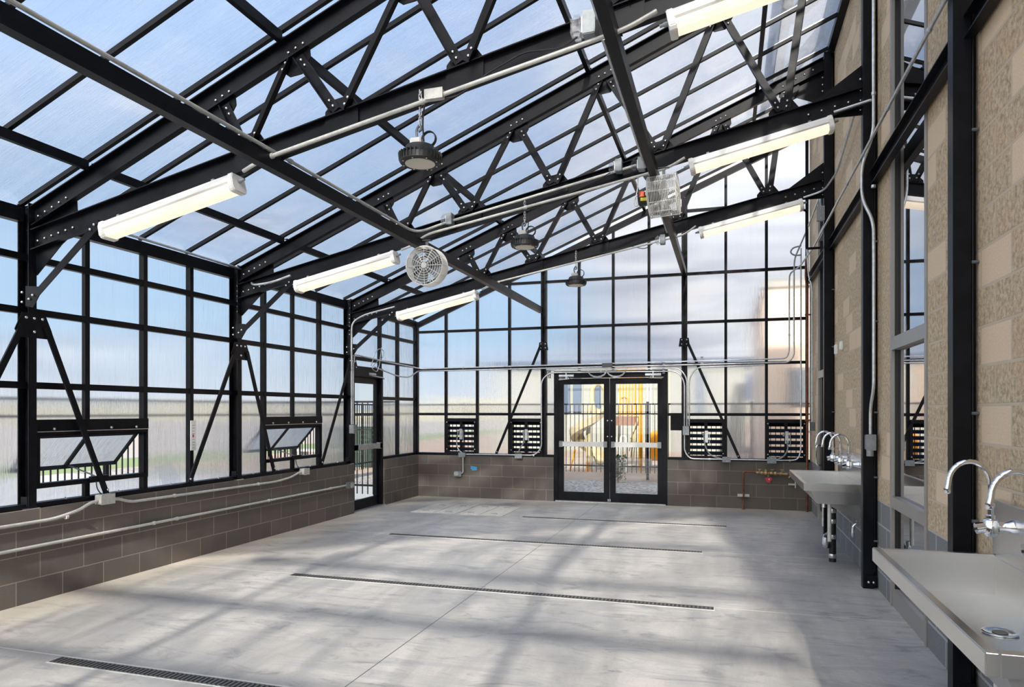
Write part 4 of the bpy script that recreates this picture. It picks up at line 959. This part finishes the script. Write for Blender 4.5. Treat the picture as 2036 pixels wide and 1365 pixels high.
# ================================================================== small things on the left wall
O = Vector((-.03, -5.60, 1.26)); T = thing('instruction_tag', O, 'narrow printed white tag stuck on the left wall mullion', 'label tag')
MB().box(-.055, -.048, -5.63, -5.555, 1.14, 1.46).build('card', 'white_plastic', T, O)
MB().box(-.0478, -.047, -5.605, -5.585, 1.28, 1.31).build('red_mark', 'red_tag', T, O)
for k in range(9): MB().box(-.0478, -.047, -5.606, -5.58+.004*(k % 3), 1.17+k*.03-.004, 1.17+k*.03).build('print_line', 'box_dark', T, O) if k != 4 else None
tag(MB().add([(-.03, -6.02, .80), (.0, -5.80, .80), (-.10, -5.84, 1.02), (-.11, -6.06, 1.0), (-.028, -6.02, .802), (.002, -5.80, .802), (-.098, -5.84, 1.022), (-.108, -6.06, 1.002)],
    [(0, 1, 2, 3), (7, 6, 5, 4), (0, 4, 5, 1), (1, 5, 6, 2), (2, 6, 7, 3), (3, 7, 4, 0)]).build('plastic_film', 'polycarb_front', org=(0, -5.9, .8)), 'crumpled clear plastic film on the left wall sill', 'plastic film')

# ================================================================== floor drains and hatch
def make_drain(x0, x1, y, label):
    O = Vector(((x0+x1)/2, y, 0)); T = thing('trench_drain', O, label, 'floor drain', 'slotted trench drains in the floor')
    MB().box(x0, x1, y-.055, y-.045, -.01, .003).box(x0, x1, y+.045, y+.055, -.01, .003).box(x0, x0+.01, y-.045, y+.045, -.01, .003).box(x1-.01, x1, y-.045, y+.045, -.01, .003).build('frame', 'conduit_paint', T, O)
    MB().box(x0+.01, x1-.01, y-.045, y+.045, .0003, .0012).build('channel_bottom', 'black_rubber', T, O)
    b = MB(); n = int((x1-x0)/.032)
    for k in range(n):
        x = x0+.02+k*(x1-x0-.03)/n; b.box(x, x+.013, y-.045, y+.045, .0012, .004)
    for dy_ in (-.045, .038): b.box(x0+.01, x1-.01, y+dy_, y+dy_+.006, .0012, .004)
    b.build('grate', 'grille_dark', T, O); return T
make_drain(1.38, 5.34, -8.38, 'trench drain nearest the camera')
make_drain(1.45, 5.34, -5.99, 'second trench drain from the camera')
make_drain(1.33, 5.18, -3.75, 'third trench drain from the camera')
make_drain(2.54, 5.44, -1.89, 'farthest and shortest trench drain, in front of the double doors')
for k, lab in enumerate(['leftmost', 'second from left', 'third from left', 'rightmost']):
    x0 = .76+k*.375; O = Vector((x0+.18, -1.45, 0)); T = thing('floor_hatch', O, 'pale floor cover plate, %s of the row of four' % lab, 'floor cover', 'floor cover plates')
    MB().box(x0, x0+.365, -1.92, -.92, -.005, .005).build('plate', 'hatch', T, O, bevel=.002) if 'hatch' in M else None
    if 'hatch' not in M:
        mat('hatch', rgb(186, 182, 172), .8, build=speck(20, .1)); MB().box(x0, x0+.365, -1.92, -.92, -.005, .005).build('plate', 'hatch', T, O, bevel=.002)
    for yy in (-1.75, -1.1):
        q = [(x0+.18+.05*math.cos(a), yy+.03*math.sin(a), .006) for a in [math.pi*j/8 for j in range(9)]]
        MB().tube(q, .005, 5).build('lift_handle', 'box_dark', T, O)

# ================================================================== outside
def fence(p0, p1, label, post_every=2.4, gap=.11, h=1.75):
    p0 = Vector(p0); p1 = Vector(p1); d = (p1-p0); L = d.length; d.normalize(); O = p0.copy(); zg = p0.z
    T = thing('picket_fence', O, label, 'fence', 'black picket fences outside')
    for z in (.22, h-.24, h): MB().bar(p0+Vector((0, 0, z)), p1+Vector((0, 0, z)), .03, .035).build('rail', 'steel_black', T, O)
    b = MB(); n = int(L/gap)
    for k in range(n+1):
        p = p0+d*(k*gap); b.box(p.x-.008, p.x+.008, p.y-.008, p.y+.008, zg+.06, zg+h)
    b.build('pickets', 'steel_black', T, O); tag([o for o in bpy.data.objects if o.parent == T][-1], kind='stuff')
    for k in range(int(L/post_every)+1):
        p = p0+d*(k*post_every); MB().box(p.x-.03, p.x+.03, p.y-.03, p.y+.03, zg-.1, zg+h+.06).build('post', 'steel_black', T, O)
fence((-3.65, -13, -.02), (-3.65, 5.4, -.02), 'black picket fence outside, parallel to the left wall')
fence((-3.6, 5.4, -.02), (12, 5.4, -.02), 'black picket fence outside, beyond the double doors')
fence((-3.6, -.35, -.02), (-.3, -.35, -.02), 'black picket fence outside the single door')
# utility cabinet
O = Vector((-5.6, 7.6, -.16)); T = thing('utility_cabinet', O, 'dark green utility cabinet outside, seen through the single door', 'cabinet')
MB().box(-6.6, -4.9, 7.2, 8.2, -.16, 1.0).build('body', 'bin_green', T, O, bevel=.02); MB().box(-6.65, -4.85, 7.15, 8.25, 1.0, 1.06).build('lid', 'bin_green', T, O, bevel=.01)
O = Vector((-4.9, 3.5, -.16)); T = thing('picnic_bench', O, 'low pale metal bench outside the single door', 'bench')
MB().box(-4.9, -3.9, 3.3, 3.7, .55, .60).build('seat', 'conduit_paint', T, O)
for x in (-4.8, -4.05): MB().box(x-.03, x+.03, 3.32, 3.68, -.16, .55).build('leg', 'conduit_paint', T, O)
# spiral slide
O = Vector((1.55, 8.3, -.16)); T = thing('spiral_slide', O, 'cream spiral slide outside, seen through the left door leaf', 'slide')
b = MB(); N = 48
prof = [(.21, .24), (.15, .03), (0, -.05), (-.15, .03), (-.21, .24), (-.18, .24), (-.13, .06), (0, -.01), (.13, .06), (.18, .24)]
vs = []
for i in range(N+1):
    s_ = i/N; a = math.radians(40-s_*380); z = 1.62-1.62*s_
    rad = Vector((math.cos(a), math.sin(a), 0))
    for p, q in prof: vs.append(Vector((O.x+.03, O.y, z))+rad*(.36+p)+Vector((0, 0, q)))
n = len(prof)
b.add(vs, [(i*n+j, i*n+(j+1) % n, (i+1)*n+(j+1) % n, (i+1)*n+j) for i in range(N) for j in range(n)]); b.build('chute', 'cream_plastic', T, O, True)
MB().tube([(O.x+.03, O.y, -.16), (O.x+.03, O.y, 1.7)], .07, 14).build('centre_post', 'cream_plastic', T, O, True)
b = MB(); pts = [(O.x+.27+.20*math.cos(math.pi*k/12), O.y+.35, 2.10+.28*math.sin(math.pi*k/12)) for k in range(13)]
b.tube([(O.x+.47, O.y+.35, 1.5)]+pts+[(O.x+.07, O.y+.35, 1.5)], .075, 10); b.build('entry_hood', 'cream_plastic', T, O, True)
MB().tube([(O.x-.45, O.y-.3, -.16), (O.x-.30, O.y-.3, .45)], .025, 8).tube([(O.x+.1, O.y-.45, -.16), (O.x+.1, O.y-.45, .1)], .06, 8).build('foot_post', 'yellow_plastic', T, O, True)
# play tower
O = Vector((2.85, 9.0, -.16)); T = thing('play_tower', O, 'yellow play tower outside, seen through the right door leaf', 'play tower')
MB().box(2.35, 3.0, 8.4, 9.4, 1.14, 1.40).build('deck', 'deck_brown', T, O)
for x, y in ((2.32, 8.4), (3.27, 8.4), (2.32, 9.4), (3.27, 9.4)): MB().tube([(x, y, -.16), (x, y, 2.9)], .04, 12).build('post', 'conduit_paint', T, O, True)
MB().tube([(3.08, 8.4, -.16), (3.08, 8.4, 2.9)], .06, 12).build('post', 'yellow_plastic', T, O, True)
b = MB()
for k in range(6): b.box(2.46+k*.09, 2.50+k*.09, 8.38, 8.44, 1.45, 2.7)
b.box(2.42, 2.98, 8.37, 8.45, 1.42, 1.48).box(2.42, 2.98, 8.37, 8.45, 2.65, 2.75); b.build('slatted_panel', 'yellow_plastic', T, O)
pts = [(2.62+.12*math.cos(math.pi*k/10), 8.33, 1.85+.12*math.sin(math.pi*k/10)) for k in range(11)]
MB().tube([(2.74, 8.33, 1.45)]+pts+[(2.50, 8.33, 1.45)], .02, 8).build('grab_arch', 'yellow_plastic', T, O, True)
MB().box(3.36, 3.75, 8.2, 8.6, .15, 1.0).build('ladder_block', 'yellow_plastic', T, O, bevel=.05)
for x in (2.25, 2.55): MB().tube([(x, 8.1, -.16), (x, 8.1, .85), (x+.16, 8.1, .85), (x+.16, 8.1, -.16)], .022, 8, .1).build('climbing_hoop', 'white_metal', T, O, True)
b = MB()
for k in range(7): b.tube([(3.0, 8.3, 1.3+k*.01), (3.0-.2*math.sin(k*.45), 8.0, 1.15-k*.18)], .02, 6)
b.build('climber', 'cream_plastic', T, O)
# buildings
O = Vector((1.5, 19, -.16)); T = thing('school_building', O, 'pale building behind the playground, beyond the double doors', 'building')
MB().box(-4.5, 6.2, 18, 23, -.16, 3.5).build('wall', 'siding', T, O); MB().box(-4.8, 6.5, 17.7, 23.3, 3.5, 3.75).build('roof', 'slate_blue', T, O)
for x in (-1.45, -.95, -.1, 4.2): MB().box(x, x+.36, 17.9, 18.0, 1.5, 3.2).build('window_strip', 'slate_blue', T, O)
O = Vector((8.5, 8, -.16)); T = thing('annex_building', O, 'tan rendered building beyond the right end of the gable wall', 'building')
MB().box(6.35, 14, 6.2, 14, -.16, 4.55).build('wall', 'tan_stucco', T, O); MB().box(6.3, 14.1, 6.1, 14.1, 4.55, 4.75).build('parapet', 'siding', T, O)
MB().box(6.9, 7.7, 6.1, 6.2, 1.7, 2.6).build('window', 'box_dark', T, O)
# shrub by the fence
O = Vector((2.95, 4.9, -.16)); T = thing('shrub', O, 'small dark shrub outside the right door leaf', 'shrub')
b = MB()
for k in range(420):
    a = R.uniform(0, 6.28); r = R.uniform(0, .20); z = R.uniform(-.1, .48); q = Vector((O.x+r*math.cos(a), O.y+r*math.sin(a), z)); d = Vector((R.uniform(-1, 1), R.uniform(-1, 1), R.uniform(0, 1))).normalized()*.09; e = d.cross(Vector((0, 0, 1))).normalized()*.02
    b.add([q, q+d*.5+e, q+d, q+d*.5-e], [(0, 1, 2, 3)])
b.build('foliage', 'leaf', T, O); MB().tube([(O.x, O.y, -.16), (O.x, O.y, .3)], .015, 6).build('stem', 'deck_brown', T, O)
# distant hills
def ridge(name, pts, depth, h, label, m):
    b = MB(); vs = []; n = len(pts)
    for i, (x, y) in enumerate(pts):
        hh = h*(.6+.4*math.sin(i*1.7)*math.sin(i*.6+1)); d = Vector((x, y, 0)).normalized()*depth
        vs += [(x, y, -.3), (x+d.x*.5, y+d.y*.5, hh), (x+d.x, y+d.y, -.3)]
    fs = []
    for i in range(n-1):
        for j in (0, 1): fs.append((i*3+j, (i+1)*3+j, (i+1)*3+j+1, i*3+j+1))
        fs.append((i*3, i*3+2, (i+1)*3+2, (i+1)*3))
    fs += [(0, 1, 2), ((n-1)*3, (n-1)*3+2, (n-1)*3+1)]
    b.add(vs, fs); tag(b.build(name, m, org=(pts[0][0], pts[0][1], 0), smooth=True), label, 'hill', kind='structure')
ridge('hill_ridge', [(-85, -55+k*8) for k in range(18)]+[(-80+k*9, 92) for k in range(18)], 12, 4.6, 'low tan hills on the horizon', 'hill')
# canopy of the tall building above the glass roof
O = Vector((6.9, -3, 7.0)); T = thing('canopy_frame', O, 'grey steel frame on the tall building above the glass roof', 'steel frame')
MB().box(6.75, 7.0, -12, 1.0, 6.16, 7.2).build('parapet', 'box_dark', T, O)
for y in (-3.2, -1.0): MB().bar((6.85, y, 7.1), (6.05, y, 6.15), .10, .16).build('outrigger', 'steel_black', T, O)
MB().bar((6.0, -4.2, 6.28), (6.0, .6, 6.28), .12, .12).build('edge_rail', 'box_dark', T, O)

for o in proto_bolts: bpy.data.objects.remove(o)
